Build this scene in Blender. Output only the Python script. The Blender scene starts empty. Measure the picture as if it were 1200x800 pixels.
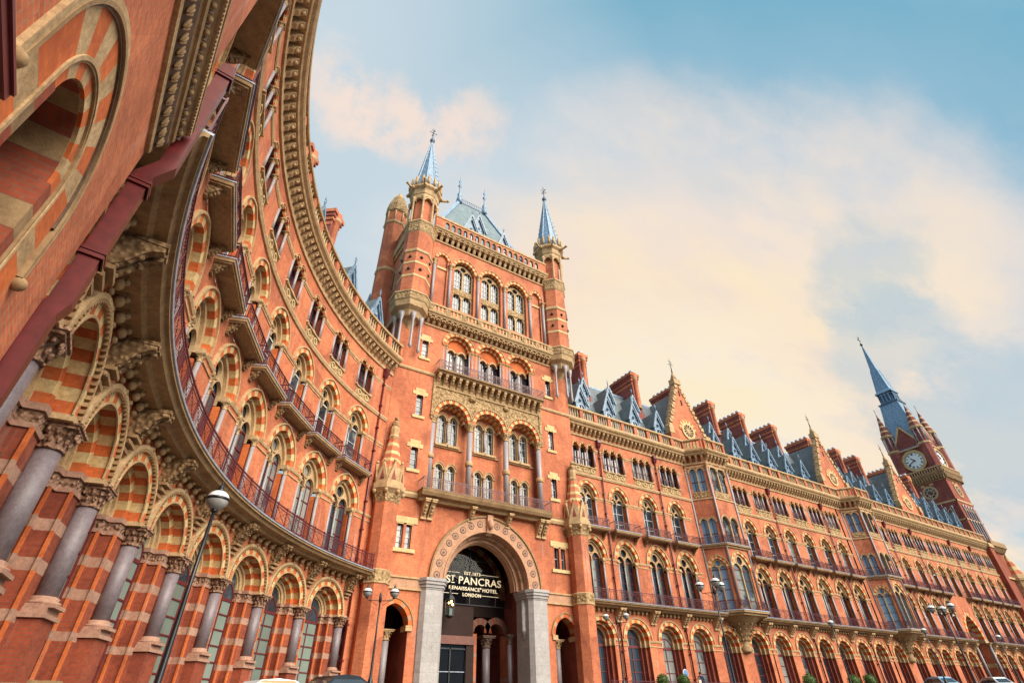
import bpy, math, random
from math import sin, cos, pi, sqrt, acos, atan2, radians, hypot
from mathutils import Matrix, Vector
random.seed(7)
SC = bpy.context.scene
COL = SC.collection

# ------------------------------------------------------------------ materials
MATS = {}
def new_mat(name, rough=.8):
    m = bpy.data.materials.new(name); m.use_nodes = True
    nt = m.node_tree; b = nt.nodes['Principled BSDF']
    b.inputs['Roughness'].default_value = rough
    MATS[name] = m
    return m, nt, b
def nd(nt, t, **k):
    n = nt.nodes.new(t)
    for a, v in k.items(): setattr(n, a, v)
    return n
def noise(nt, vec, scale, detail=4, rough=.6):
    n = nd(nt, 'ShaderNodeTexNoise'); n.inputs['Scale'].default_value = scale
    n.inputs['Detail'].default_value = detail; n.inputs['Roughness'].default_value = rough
    nt.links.new(vec, n.inputs['Vector']); return n.outputs['Fac']
def ramp(nt, fac, stops):
    r = nd(nt, 'ShaderNodeValToRGB'); e = r.color_ramp.elements
    while len(e) < len(stops): e.new(.5)
    for i, (p, c) in enumerate(stops):
        e[i].position = p; e[i].color = (*c, 1) if len(c) == 3 else c
    nt.links.new(fac, r.inputs['Fac']); return r.outputs['Color']
def mix(nt, fac, a, b, mode='MIX'):
    m = nd(nt, 'ShaderNodeMix', data_type='RGBA', blend_type=mode)
    for i, v in ((0, fac), (6, a), (7, b)):
        if isinstance(v, (int, float)): m.inputs[i].default_value = v
        elif isinstance(v, tuple): m.inputs[i].default_value = (*v, 1)
        else: nt.links.new(v, m.inputs[i])
    return m.outputs[2]
def mathn(nt, op, a, b=0., clamp=False):
    m = nd(nt, 'ShaderNodeMath', operation=op, use_clamp=clamp)
    for i, v in ((0, a), (1, b)):
        if isinstance(v, (int, float)): m.inputs[i].default_value = v
        else: nt.links.new(v, m.inputs[i])
    return m.outputs[0]
def bump(nt, b, h, strength=.4, dist=.02):
    n = nd(nt, 'ShaderNodeBump'); n.inputs['Strength'].default_value = strength; n.inputs['Distance'].default_value = dist
    nt.links.new(h, n.inputs['Height']); nt.links.new(n.outputs[0], b.inputs['Normal'])
def geo_pos(nt): return nd(nt, 'ShaderNodeNewGeometry').outputs['Position']

def brick_mat(name, c1, c2, mortar, stain=.5, rough=.85):
    m, nt, b = new_mat(name, rough)
    uv = nd(nt, 'ShaderNodeUVMap').outputs[0]; pos = geo_pos(nt)
    br = nd(nt, 'ShaderNodeTexBrick'); br.offset = .5
    for k, v in (('Scale', 1.), ('Mortar Size', .009), ('Mortar Smooth', .2), ('Bias', -.2), ('Brick Width', .235), ('Row Height', .078)):
        br.inputs[k].default_value = v
    br.inputs['Color1'].default_value = (*c1, 1); br.inputs['Color2'].default_value = (*c2, 1); br.inputs['Mortar'].default_value = (*mortar, 1)
    nt.links.new(uv, br.inputs['Vector'])
    big = noise(nt, pos, .35, 5, .65); mid = noise(nt, pos, 2.3, 5, .7); fine = noise(nt, uv, 9., 3, .6)
    vo = nd(nt, 'ShaderNodeTexVoronoi'); vo.inputs['Scale'].default_value = .55; nt.links.new(pos, vo.inputs['Vector']); rp = nd(nt, 'ShaderNodeSeparateColor'); nt.links.new(vo.outputs['Color'], rp.inputs[0])
    c = mix(nt, 1., br.outputs['Color'], ramp(nt, rp.outputs[0], [(.1, (.84, .80, .80)), (.5, (1., 1., 1.)), (.9, (1.08, 1.14, 1.14))]), 'MULTIPLY')
    c = mix(nt, 1., c, ramp(nt, big, [(.25, (.68, .62, .62)), (.55, (1.03, 1., 1.)), (.8, (1.2, 1.22, 1.12))]), 'MULTIPLY')
    c = mix(nt, 1., c, ramp(nt, mid, [(.25, (.72, .70, .72)), (.5, (1., 1., 1.)), (.75, (1.14, 1.18, 1.15))]), 'MULTIPLY')
    c = mix(nt, 1., c, ramp(nt, fine, [(.3, (.86, .84, .84)), (.7, (1.12, 1.12, 1.12))]), 'MULTIPLY')
    # vertical rain streaks and pale salts
    mp = nd(nt, 'ShaderNodeMapping'); mp.inputs['Scale'].default_value = (1.6, 1.6, .13); nt.links.new(pos, mp.inputs['Vector'])
    st = noise(nt, mp.outputs[0], 1., 6, .7)
    c = mix(nt, ramp(nt, st, [(.58, (0, 0, 0)), (.78, (stain, stain, stain))]), c, (.62, .44, .36))
    c = mix(nt, ramp(nt, st, [(.24, (stain, stain, stain)), (.46, (0, 0, 0))]), c, (.16, .055, .04))
    nt.links.new(c, b.inputs['Base Color'])
    bump(nt, b, br.outputs['Fac'], -.25, .006)
    return m
def stone_mat(name, base, dark, scale=1., rough=.85, carve=0., block=None):
    m, nt, b = new_mat(name, rough); pos = geo_pos(nt)
    n1 = noise(nt, pos, 1.3 * scale, 6, .7); n2 = noise(nt, pos, 9 * scale, 5, .7)
    c = mix(nt, ramp(nt, n1, [(.36, (0, 0, 0)), (.68, (1, 1, 1))]), dark, base)
    c = mix(nt, ramp(nt, noise(nt, pos, 3.1, 7, .75), [(.56, (0, 0, 0)), (.72, (.55, .55, .55))]), c, tuple(x * .42 for x in dark))
    c = mix(nt, 1., c, ramp(nt, n2, [(.25, (.62, .58, .54)), (.6, (1.05, 1.05, 1.05))]), 'MULTIPLY')
    h = n2
    if carve:
        v = nd(nt, 'ShaderNodeTexVoronoi', feature='SMOOTH_F1'); v.inputs['Scale'].default_value = carve
        nt.links.new(pos, v.inputs['Vector'])
        c = mix(nt, 1., c, ramp(nt, v.outputs['Distance'], [(.15, (1.1, 1.1, 1.1)), (.62, (.5, .45, .38))]), 'MULTIPLY')
        h = mathn(nt, 'SUBTRACT', 1., v.outputs['Distance'])
        bump(nt, b, h, 1., .12)
    else:
        if block:
            uv = nd(nt, 'ShaderNodeUVMap').outputs[0]
            br = nd(nt, 'ShaderNodeTexBrick'); br.offset = .5
            for k, vv in (('Scale', 1.), ('Mortar Size', .008), ('Brick Width', block[0]), ('Row Height', block[1])): br.inputs[k].default_value = vv
            br.inputs['Color1'].default_value = (1, 1, 1, 1); br.inputs['Color2'].default_value = (.86, .86, .86, 1); br.inputs['Mortar'].default_value = (.6, .58, .55, 1)
            nt.links.new(uv, br.inputs['Vector'])
            c = mix(nt, 1., c, br.outputs['Color'], 'MULTIPLY')
        bump(nt, b, h, .35, .03)
    nt.links.new(c, b.inputs['Base Color'])
    return m
def plain_mat(name, col, rough=.5, metal=0., var=.12, scale=3., emit=None, spec=None):
    m, nt, b = new_mat(name, rough); pos = geo_pos(nt)
    n1 = noise(nt, pos, scale, 4, .65)
    lo = tuple(x * (1 - var * 2) for x in col); hi = tuple(min(1, x * (1 + var)) for x in col)
    nt.links.new(ramp(nt, n1, [(.3, lo), (.7, hi)]), b.inputs['Base Color'])
    b.inputs['Metallic'].default_value = metal
    if spec is not None: b.inputs['Specular IOR Level'].default_value = spec
    if emit: b.inputs['Emission Color'].default_value = (*emit[0], 1); b.inputs['Emission Strength'].default_value = emit[1]
    return m

brick_mat('brick', (.60, .160, .058), (.46, .104, .036), (.47, .23, .13), .60)
brick_mat('brick_deep', (.32, .060, .022), (.24, .042, .016), (.22, .08, .045), .30)  # darker copy of brick; in soffits and reveals its colour stands for shade
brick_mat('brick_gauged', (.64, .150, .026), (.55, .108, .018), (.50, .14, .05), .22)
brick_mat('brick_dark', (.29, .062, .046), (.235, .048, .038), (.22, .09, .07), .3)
stone_mat('stone', (.66, .465, .25), (.43, .27, .13), 1.6)
stone_mat('stone_pale', (.76, .575, .295), (.60, .41, .18), 1.)
stone_mat('stone_brown', (.43, .275, .13), (.27, .16, .075), .8)
stone_mat('stone_carved', (.64, .45, .23), (.42, .27, .125), 1., carve=5.)
stone_mat('carved_brown', (.45, .285, .135), (.28, .17, .08), 1., carve=8.)
stone_mat('carved_pier', (.52, .31, .20), (.38, .21, .14), 1., carve=11.)
stone_mat('stone_red', (.58, .33, .20), (.46, .24, .14), 1.2)
stone_mat('stone_pier', (.50, .29, .20), (.37, .20, .14), 1.)
stone_mat('stone_dark', (.20, .12, .08), (.13, .08, .055), 1.)
stone_mat('granite_white', (.50, .47, .455), (.41, .38, .365), 2., .6, block=(1.4, .62))
stone_mat('granite', (.25, .205, .22), (.185, .15, .165), 6., .35)
stone_mat('granite_pale', (.40, .36, .37), (.31, .28, .29), 6., .4)
def slate_mat(name, c1, c2, w, h):
    m, nt, b = new_mat(name, .55)
    uv = nd(nt, 'ShaderNodeUVMap').outputs[0]
    br = nd(nt, 'ShaderNodeTexBrick'); br.offset = .5
    for k, vv in (('Scale', 1.), ('Mortar Size', .012), ('Brick Width', w), ('Row Height', h)): br.inputs[k].default_value = vv
    br.inputs['Color1'].default_value = (*c1, 1); br.inputs['Color2'].default_value = (*c2, 1); br.inputs['Mortar'].default_value = (*[x * .5 for x in c2], 1)
    nt.links.new(uv, br.inputs['Vector'])
    c = mix(nt, 1., br.outputs['Color'], ramp(nt, noise(nt, geo_pos(nt), .8, 5), [(.3, (.75, .75, .75)), (.7, (1.15, 1.15, 1.15))]), 'MULTIPLY')
    nt.links.new(c, b.inputs['Base Color']); bump(nt, b, br.outputs['Fac'], -.4, .02)
slate_mat('slate', (.165, .195, .205), (.125, .150, .165), .35, .26)
slate_mat('slate_green', (.18, .25, .275), (.135, .19, .215), .35, .28)
plain_mat('lead', (.22, .345, .49), .42, 0., .25, 3.)
plain_mat('lead_grey', (.19, .285, .39), .45, 0., .3, 3.)
plain_mat('lead_dark', (.09, .15, .24), .5, 0., .2, 2.)
plain_mat('iron_red', (.115, .018, .028), .38, 0., .2)
plain_mat('pipe_red', (.125, .014, .015), .30, 0., .18, 5.)
plain_mat('frame_red', (.15, .022, .024), .45)
plain_mat('lead_flash', (.42, .47, .55), .4, 0., .15, 4.)
plain_mat('frame_white', (.62, .62, .6), .5)
plain_mat('black_iron', (.012, .013, .016), .35)
def glass_mat(name, c, rough=.04, var=.5, spec=.7):
    m, nt, b = new_mat(name, rough)
    oi = nd(nt, 'ShaderNodeObjectInfo').outputs['Random']
    n = noise(nt, geo_pos(nt), .7, 2)
    f = mathn(nt, 'ADD', mathn(nt, 'MULTIPLY', oi, .6), mathn(nt, 'MULTIPLY', n, .4))
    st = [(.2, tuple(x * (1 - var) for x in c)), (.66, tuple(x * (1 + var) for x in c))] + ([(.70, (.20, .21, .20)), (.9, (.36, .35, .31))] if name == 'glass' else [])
    nt.links.new(ramp(nt, f, st), b.inputs['Base Color'])
    b.inputs['Specular IOR Level'].default_value = spec
    w = noise(nt, geo_pos(nt), 2.5, 2); bump(nt, b, w, .03, .05)
glass_mat('glass', (.030, .040, .052))
glass_mat('glass_painted_sky', (.12, .20, .29), .06)  # sky reflection put into the pane colour as blue
def clear_glass():
    m, nt, b = new_mat('glass_clear', .03); out = nt.nodes['Material Output']
    t = nd(nt, 'ShaderNodeBsdfTransparent'); t.inputs[0].default_value = (.75, .76, .76, 1); g = nd(nt, 'ShaderNodeBsdfGlossy'); g.inputs['Roughness'].default_value = .04
    x = nd(nt, 'ShaderNodeMixShader'); x.inputs[0].default_value = .012; nt.links.new(t.outputs[0], x.inputs[1]); nt.links.new(g.outputs[0], x.inputs[2]); nt.links.new(x.outputs[0], out.inputs['Surface'])
clear_glass()
glass_mat('glass_frosted', (.15, .19, .16), .2, .5, .5)
glass_mat('glass_dark', (.008, .008, .010), .08, .3, .25)
plain_mat('lamp_white', (.80, .80, .78), .25)
plain_mat('lamp_bowl', (.34, .33, .31), .12)
plain_mat('clock_white', (.82, .84, .82), .4, 0., .04)
plain_mat('dial_black', (.015, .015, .02), .4)
plain_mat('sign_letters', (.85, .74, .55), .5, 0., .02, 3., ((.95, .72, .42), .2))
plain_mat('lantern_bulb', (1, .6, .25), .3, 0., .02, 3., ((1., .48, .12), 9.))
plain_mat('recess_shade', (.030, .012, .008), .9)  # near-black: the shade of porch and arch depths put into the colour
plain_mat('beam_pink', (.19, .075, .055), .7)
plain_mat('paint_white', (.70, .72, .74), .18, 0., .03)
plain_mat('paint_dark', (.02, .02, .024), .15, 0., .05)
plain_mat('paint_blue', (.25, .42, .58), .18, 0., .05)
plain_mat('paint_red', (.40, .02, .02), .2, 0., .05)
plain_mat('tyre', (.02, .02, .02), .9)
plain_mat('chrome', (.5, .5, .5), .2, 1.)
plain_mat('car_stripe', (.75, .17, .02), .3, 0., .05)
plain_mat('skin', (.50, .29, .20), .6, 0., .05)
plain_mat('hair_dark', (.03, .02, .015), .7)
plain_mat('cloth_navy', (.016, .018, .05), .85)
plain_mat('cloth_jeans', (.05, .07, .13), .9)
plain_mat('bag_pale', (.55, .45, .33), .8)
plain_mat('leaf_bright', (.085, .16, .018), .55, 0., .5, 30.)
plain_mat('pot_grey', (.20, .20, .21), .7)
plain_mat('plaque_blue', (.14, .27, .50), .4)
plain_mat('plaque_white', (.75, .75, .75), .4)
def paving():
    m, nt, b = new_mat('paving', .85); pos = geo_pos(nt)
    br = nd(nt, 'ShaderNodeTexBrick'); br.offset = .5
    for k, vv in (('Scale', 1.), ('Mortar Size', .01), ('Brick Width', .9), ('Row Height', .6)): br.inputs[k].default_value = vv
    br.inputs['Color1'].default_value = (.15, .135, .12, 1); br.inputs['Color2'].default_value = (.12, .11, .10, 1); br.inputs['Mortar'].default_value = (.1, .09, .08, 1)
    nt.links.new(pos, br.inputs['Vector'])
    nt.links.new(mix(nt, 1., br.outputs['Color'], ramp(nt, noise(nt, pos, .5, 5), [(.3, (.75, .75, .75)), (.7, (1.1, 1.1, 1.1))]), 'MULTIPLY'), b.inputs['Base Color'])
paving()
plain_mat('asphalt', (.055, .054, .055), .9, 0., .15, 4.)

# ------------------------------------------------------------------ mesh builder in wall coordinates (u along, n out, z up)
class MB:
    def __init__(s): s.V = []; s.F = []; s.M = []; s.S = []
    def face(s, pts, m, sm=False):
        b = len(s.V); s.V += [tuple(p) for p in pts]; s.F.append(list(range(b, b + len(pts)))); s.M.append(m); s.S.append(sm)
    def box(s, u0, u1, n0, n1, z0, z1, m, du=None):
        k = 1 if not du else max(1, int(math.ceil((u1 - u0) / du - 1e-6)))
        for i in range(k):
            a = u0 + (u1 - u0) * i / k; b = u0 + (u1 - u0) * (i + 1) / k
            s.face([(a, n1, z0), (b, n1, z0), (b, n1, z1), (a, n1, z1)], m)
            s.face([(b, n0, z0), (a, n0, z0), (a, n0, z1), (b, n0, z1)], m)
            s.face([(a, n0, z0), (b, n0, z0), (b, n1, z0), (a, n1, z0)], m)
            s.face([(a, n1, z1), (b, n1, z1), (b, n0, z1), (a, n0, z1)], m)
        s.face([(u0, n0, z0), (u0, n1, z0), (u0, n1, z1), (u0, n0, z1)], m)
        s.face([(u1, n1, z0), (u1, n0, z0), (u1, n0, z1), (u1, n1, z1)], m)
    def bar(s, p, q, w, m):                      # a thin square bar between two points
        p = Vector(p); q = Vector(q); d = q - p
        if d.length < 1e-6: return
        d.normalize(); a = d.cross(Vector((0, 1, 0)))
        if a.length < .1: a = d.cross(Vector((1, 0, 0)))
        a.normalize(); b = d.cross(a); a *= w / 2; b *= w / 2
        c = [a + b, a - b, -a - b, b - a]
        for i in range(4):
            j = (i + 1) % 4
            s.face([p + c[i], p + c[j], q + c[j], q + c[i]], m)
        s.face([p + x for x in c], m); s.face([q + x for x in c], m)
    def quad(s, u0, u1, z0, z1, n, m): s.face([(u0, n, z0), (u1, n, z0), (u1, n, z1), (u0, n, z1)], m)
    def lathe(s, u, n, prof, k=12, m=None, sm=True, a0=0., a1=2 * pi, rot=0.):
        full = abs(a1 - a0 - 2 * pi) < 1e-6; kk = k if full else k + 1; b = len(s.V)
        for p in prof:
            for i in range(kk):
                t = a0 + (a1 - a0) * i / k + rot
                s.V.append((u + p[0] * cos(t), n + p[0] * sin(t), p[1]))
        for j in range(len(prof) - 1):
            mm = prof[j][2] if len(prof[j]) > 2 else m
            for i in range(k):
                i2 = (i + 1) % kk
                s.F.append([b + j * kk + i, b + j * kk + i2, b + (j + 1) * kk + i2, b + (j + 1) * kk + i]); s.M.append(mm); s.S.append(sm)
        if full and prof[-1][0] > .01:
            s.F.append([b + (len(prof) - 1) * kk + i for i in range(k)]); s.M.append(prof[-2][2] if len(prof[-2]) > 2 else m); s.S.append(False)
        if full and prof[0][0] > .01:
            s.F.append([b + i for i in range(k)][::-1]); s.M.append(prof[0][2] if len(prof[0]) > 2 else m); s.S.append(False)
    def prism(s, pts, u0, u1, m):                # polygon in (n,z) extruded along u
        s.face([(u0, a, b) for a, b in pts], m); s.face([(u1, a, b) for a, b in pts][::-1], m)
        for i in range(len(pts)):
            (a, b), (c, d) = pts[i], pts[(i + 1) % len(pts)]
            s.face([(u0, a, b), (u0, c, d), (u1, c, d), (u1, a, b)], m)
    def slab(s, pts, z0, z1, m):                 # polygon in (u,n) extruded in z
        s.face([(a, b, z0) for a, b in pts][::-1], m); s.face([(a, b, z1) for a, b in pts], m)
        for i in range(len(pts)):
            (a, b), (c, d) = pts[i], pts[(i + 1) % len(pts)]
            s.face([(a, b, z0), (c, d, z0), (c, d, z1), (a, b, z1)], m)
    def plate(s, pts, n0, n1, m, mside=None):    # polygon in (u,z) extruded in n
        s.face([(a, n1, b) for a, b in pts], m); s.face([(a, n0, b) for a, b in pts][::-1], m)
        for i in range(len(pts)):
            (a, b), (c, d) = pts[i], pts[(i + 1) % len(pts)]
            s.face([(a, n0, b), (c, n0, d), (c, n1, d), (a, n1, b)], mside or m)
    def ball(s, u, n, z, r, m, k=8, j=5, sz=1.):
        s.lathe(u, n, [(max(1e-3, r * sin(pi * i / j)), z - r * sz * cos(pi * i / j)) for i in range(j + 1)], k, m)
    def add(s, o, fn):
        b = len(s.V); s.V += [fn(*v) for v in o.V]; s.F += [[i + b for i in f] for f in o.F]; s.M += o.M; s.S += o.S
    def shift(s, du=0, dn=0, dz=0):
        r = MB(); r.add(s, lambda u, n, z: (u + du, n + dn, z + dz)); return r

def straight(u, n, z): return (u, -n, z)
KIDS = {}
def build(mb, name, parent=None, mp=straight, loc=(0, 0, 0), rot=0.):
    keys = []
    for m in mb.M:
        if m not in keys: keys.append(m)
    me = bpy.data.meshes.new(name)
    me.from_pydata([mp(*v) for v in mb.V], [], mb.F)
    for k in keys: me.materials.append(MATS[k])
    ix = {k: i for i, k in enumerate(keys)}
    me.polygons.foreach_set('material_index', [ix[m] for m in mb.M])
    me.polygons.foreach_set('use_smooth', mb.S)
    uv = me.uv_layers.new(name='UVMap'); data = []
    V = mb.V
    for f in mb.F:
        p0 = V[f[0]]; p1 = V[f[1]]; p2 = V[f[2]]
        a = (p1[0] - p0[0], p1[1] - p0[1], p1[2] - p0[2]); b = (p2[0] - p0[0], p2[1] - p0[1], p2[2] - p0[2])
        nu = abs(a[1] * b[2] - a[2] * b[1]); nn = abs(a[2] * b[0] - a[0] * b[2]); nz = abs(a[0] * b[1] - a[1] * b[0])
        if nn >= nu and nn >= nz * .7: i, j = 0, 2
        elif nu >= nz * .7: i, j = 1, 2
        else: i, j = 0, 1
        for q in f: data += [V[q][i], V[q][j]]
    uv.data.foreach_set('uv', data)
    me.update()
    o = bpy.data.objects.new(name, me); COL.objects.link(o)
    o.location = loc; o.rotation_euler = (0, 0, rot)
    if parent is not None:
        o.parent = parent; KIDS.setdefault(parent.name, []).append(o)
    return o
class T:                                         # a part and its sub-parts
    def __init__(s, name, mb, kids=()): s.name = name; s.mb = mb; s.kids = kids
def make(t, parent, mp=straight, loc=(0, 0, 0), rot=0.):
    o = build(t.mb, t.name, parent, mp, loc, rot)
    for k in t.kids: make(k, o, mp)
    return o
def clone(o, parent, loc, rot=0.):
    c = o.copy(); COL.objects.link(c); c.parent = parent; c.location = loc; c.rotation_euler = (0, 0, rot)
    KIDS.setdefault(parent.name, []).append(c)
    for ch in KIDS.get(o.name, []): clone(ch, c, ch.location.copy(), ch.rotation_euler.z)
    return c
def repeat(t, parent, spots, mp=straight):       # spots: (loc, rot)
    first = None
    for loc, rot in spots:
        if first is None: first = make(t, parent, mp, loc, rot)
        else: clone(first, parent, loc, rot)
def thing(name, label, cat, loc, rotz=0, group=None):
    o = bpy.data.objects.new(name, None); COL.objects.link(o); o.location = loc; o.rotation_euler = (0, 0, rotz)
    o.empty_display_size = .3
    o['label'] = label; o['category'] = cat
    if group: o['group'] = group
    return o

# ------------------------------------------------------------------ masonry vocabulary
def arch(a, c, N, t=0.):
    r = a + c; R = r + t; p1 = acos(max(-1, min(1, -c / R))); h = N // 2; L = []
    for i in range(h + 1):
        p = pi + (p1 - pi) * i / h; L.append((c + R * cos(p), R * sin(p)))
    return L + [(-x, z) for x, z in L[-2::-1]]
def rise(a, c, t=0.): return sqrt((a + c + t) ** 2 - c * c)
def panel_arch(mb, u0, u1, z0, z1, cu, a, zsill, zs, c, m, n=0., N=16):
    P = [(cu + x, zs + z) for x, z in arch(a, c, N)]
    if u0 < cu - a: mb.quad(u0, cu - a, z0, z1, n, m)
    if u1 > cu + a: mb.quad(cu + a, u1, z0, z1, n, m)
    if zsill > z0: mb.quad(cu - a, cu + a, z0, zsill, n, m)
    for (x0, a0), (x1, a1) in zip(P, P[1:]):
        mb.face([(x0, n, a0), (x1, n, a1), (x1, n, z1), (x0, n, z1)], m)
def panel_rects(mb, u0, u1, z0, z1, rects, m, n=0., depth=0., mr=None):
    us = sorted({u0, u1, *[x for r in rects for x in r[:2] if u0 < x < u1]}); zs = sorted({z0, z1, *[x for r in rects for x in r[2:] if z0 < x < z1]})
    for a, b in zip(us, us[1:]):
        for c, d in zip(zs, zs[1:]):
            mu, mz = (a + b) / 2, (c + d) / 2
            if not any(r[0] < mu < r[1] and r[2] < mz < r[3] for r in rects): mb.quad(a, b, c, d, n, m)
    if depth:
        for a, b, c, d in rects: reveal_rect(mb, a, b, c, d, n, n - depth, mr or m)
def reveal_rect(mb, a, b, c, d, n0, n1, m):
    mb.face([(a, n0, c), (a, n1, c), (a, n1, d), (a, n0, d)], m); mb.face([(b, n1, c), (b, n0, c), (b, n0, d), (b, n1, d)], m)
    mb.face([(a, n0, d), (a, n1, d), (b, n1, d), (b, n0, d)], m); mb.face([(a, n1, c), (a, n0, c), (b, n0, c), (b, n1, c)], m)
def order(mb, cu, zs, a, c, t, nf, nb, nv, ms, nout=None, sub=2):
    """one order of voussoirs: front face, soffit back to nb, and extrados back to nout"""
    N = nv * sub
    if N % 2: N += 1
    I = arch(a, c, N); O = arch(a, c, N, t); n = len(I) - 1
    for i in range(n):
        m = ms[(i * nv // n) % len(ms)]
        (x0, z0), (x1, z1), (X1, Z1), (X0, Z0) = I[i], I[i + 1], O[i + 1], O[i]
        mb.face([(cu + x0, nf, zs + z0), (cu + x1, nf, zs + z1), (cu + X1, nf, zs + Z1), (cu + X0, nf, zs + Z0)], m)
        mb.face([(cu + x0, nb, zs + z0), (cu + x1, nb, zs + z1), (cu + x1, nf, zs + z1), (cu + x0, nf, zs + z0)], m)
        if nout is not None:
            mb.face([(cu + X0, nf, zs + Z0), (cu + X1, nf, zs + Z1), (cu + X1, nout, zs + Z1), (cu + X0, nout, zs + Z0)], m)
def hood(mb, cu, zs, a, c, t, nf, nout, m, N=20, dent=0, md=None):
    order(mb, cu, zs, a, c, t, nf, nout, N // 2, [m], nout)
    if dent:
        D = arch(a, c, dent * 2, -.05)
        for x, z in D[1::2]: mb.box(cu + x - .045, cu + x + .045, nout, nf + .02, zs + z - .05, zs + z + .05, md or m)
def jambs(mb, cu, a, t, z0, z1, nf, nb, m, bands=(), mband='stone'):
    zs = [z0]; ms = []
    for lo, hi in bands: zs += [lo, hi]; ms += [m, mband]
    zs.append(z1); ms.append(m)
    for s in (-1, 1):
        for c, d, mm in zip(zs, zs[1:], ms):
            A, B = cu + s * a, cu + s * (a + t)
            mb.quad(min(A, B), max(A, B), c, d, nf, mm)
            mb.face([(A, nf, c), (A, nb, c), (A, nb, d), (A, nf, d)], mm)
def capital(mb, u, n, z0, z1, r, m='stone', k=12, leaves=8, ab=1.75):
    h = z1 - z0
    mb.lathe(u, n, [(r * 1.15, z0), (r * 1.2, z0 + h * .08), (r * .98, z0 + h * .14), (r * 1.05, z0 + h * .45), (r * 1.5, z0 + h * .75), (r * 1.55, z0 + h * .78)], k, m)
    for i in range(leaves):
        t = 2 * pi * i / leaves
        for q, (rr, zz, sz) in enumerate(((1.22, .36, .2), (1.5, .66, .24))):
            tt = t + q * pi / leaves
            mb.ball(u + r * rr * cos(tt), n + r * rr * sin(tt), z0 + h * zz, r * sz, m, 5, 3, 1.5)
    mb.box(u - r * ab, u + r * ab, n - r * ab, n + r * ab, z0 + h * .78, z0 + h * .9, m)
    mb.box(u - r * ab * 1.1, u + r * ab * 1.1, n - r * ab * 1.1, n + r * ab * 1.1, z0 + h * .9, z1, m)
def column(u, n, z0, z1, r, ms='granite', mc='stone', caph=.45, base=.3, k=14, leaves=8, ab=1.7):
    mb = MB(); mcc = mc; mc = 'stone_pier' if mc == 'carved_pier' else mc
    mb.box(u - r * 1.6, u + r * 1.6, n - r * 1.6, n + r * 1.6, z0, z0 + base * .3, mc)
    mb.lathe(u, n, [(r * 1.5, z0 + base * .3), (r * 1.55, z0 + base * .5), (r * 1.2, z0 + base * .65), (r * 1.3, z0 + base * .85), (r, z0 + base)], k, mc)
    mb.lathe(u, n, [(r, z0 + base), (r, z1 - caph)], k, ms)
    capital(mb, u, n, z1 - caph, z1, r, mcc, k, leaves, ab)
    return mb
def bracket(mb, u, z1, h, d, w, m):
    """carved console: scrolls stepping out under a slab"""
    P = [(0, z1)]
    P += [(d, z1), (d, z1 - h * .2)]
    for i in range(1, 9):
        t = i / 8; P.append((d * (1 - .85 * t ** .7) * 1., z1 - h * (.2 + .8 * t) + .04 * h * sin(t * 9)))
    P.append((0, z1 - h))
    mb.prism(P, u - w / 2, u + w / 2, m)
    mb.box(u - w * .62, u + w * .62, 0, d * 1.04, z1 - h * .1, z1, m)
    for t in (.28, .5, .72): mb.ball(u, d * (1 - .85 * t ** .7), z1 - h * (.2 + .8 * t), w * .36, m, 6, 4)
    mb.box(u - w * .6, u + w * .6, 0, d * .22, z1 - h * 1.12, z1 - h, m)
def railing(mb, u0, u1, n, z0, z1, step=.14, m='iron_red', post=1.1, du=.6, lattice=True):
    mb.box(u0, u1, n - .03, n + .03, z1 - .05, z1, m, du); mb.box(u0, u1, n - .02, n + .02, z0 + .06, z0 + .10, m, du)
    mb.box(u0, u1, n - .015, n + .015, z1 - .2, z1 - .17, m, du)
    k = max(2, int((u1 - u0) / step)); pe = max(1, int(round(post / step)))
    for i in range(k + 1):
        u = u0 + (u1 - u0) * i / k; w = .022 if i % pe == 0 or i == k else .009
        mb.box(u - w, u + w, n - w, n + w, z0, z1 + (.08 if w > .02 else 0), m)
    if lattice:
        for i in range(0, k, pe):
            a = u0 + (u1 - u0) * i / k; b = min(u1, u0 + (u1 - u0) * (i + pe) / k)
            mb.bar((a, n, z0 + .1), (b, n, z1 - .2), .018, m); mb.bar((a, n, z1 - .2), (b, n, z0 + .1), .018, m)
def rail_end(mb, u, n0, n1, z0, z1, m='iron_red'):
    mb.box(u - .03, u + .03, n0, n1, z1 - .05, z1, m); mb.box(u - .02, u + .02, n0, n1, z0 + .06, z0 + .1, m)
    k = max(2, int((n1 - n0) / .16))
    for i in range(k + 1):
        n = n0 + (n1 - n0) * i / k; mb.box(u - .01, u + .01, n - .01, n + .01, z0, z1, m)
def run_mould(mb, u0, u1, prof, m, du=.6):
    """continuous moulding: prof = list of (n,z) closed polygon, swept along u"""
    k = max(1, int(math.ceil((u1 - u0) / du)))
    for i in range(k):
        a = u0 + (u1 - u0) * i / k; b = u0 + (u1 - u0) * (i + 1) / k
        for j in range(len(prof)):
            (n0, z0), (n1, z1) = prof[j], prof[(j + 1) % len(prof)]
            mb.face([(a, n0, z0), (b, n0, z0), (b, n1, z1), (a, n1, z1)], m)
    mb.face([(u0, a, b) for a, b in prof], m); mb.face([(u1, a, b) for a, b in prof], m)
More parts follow.
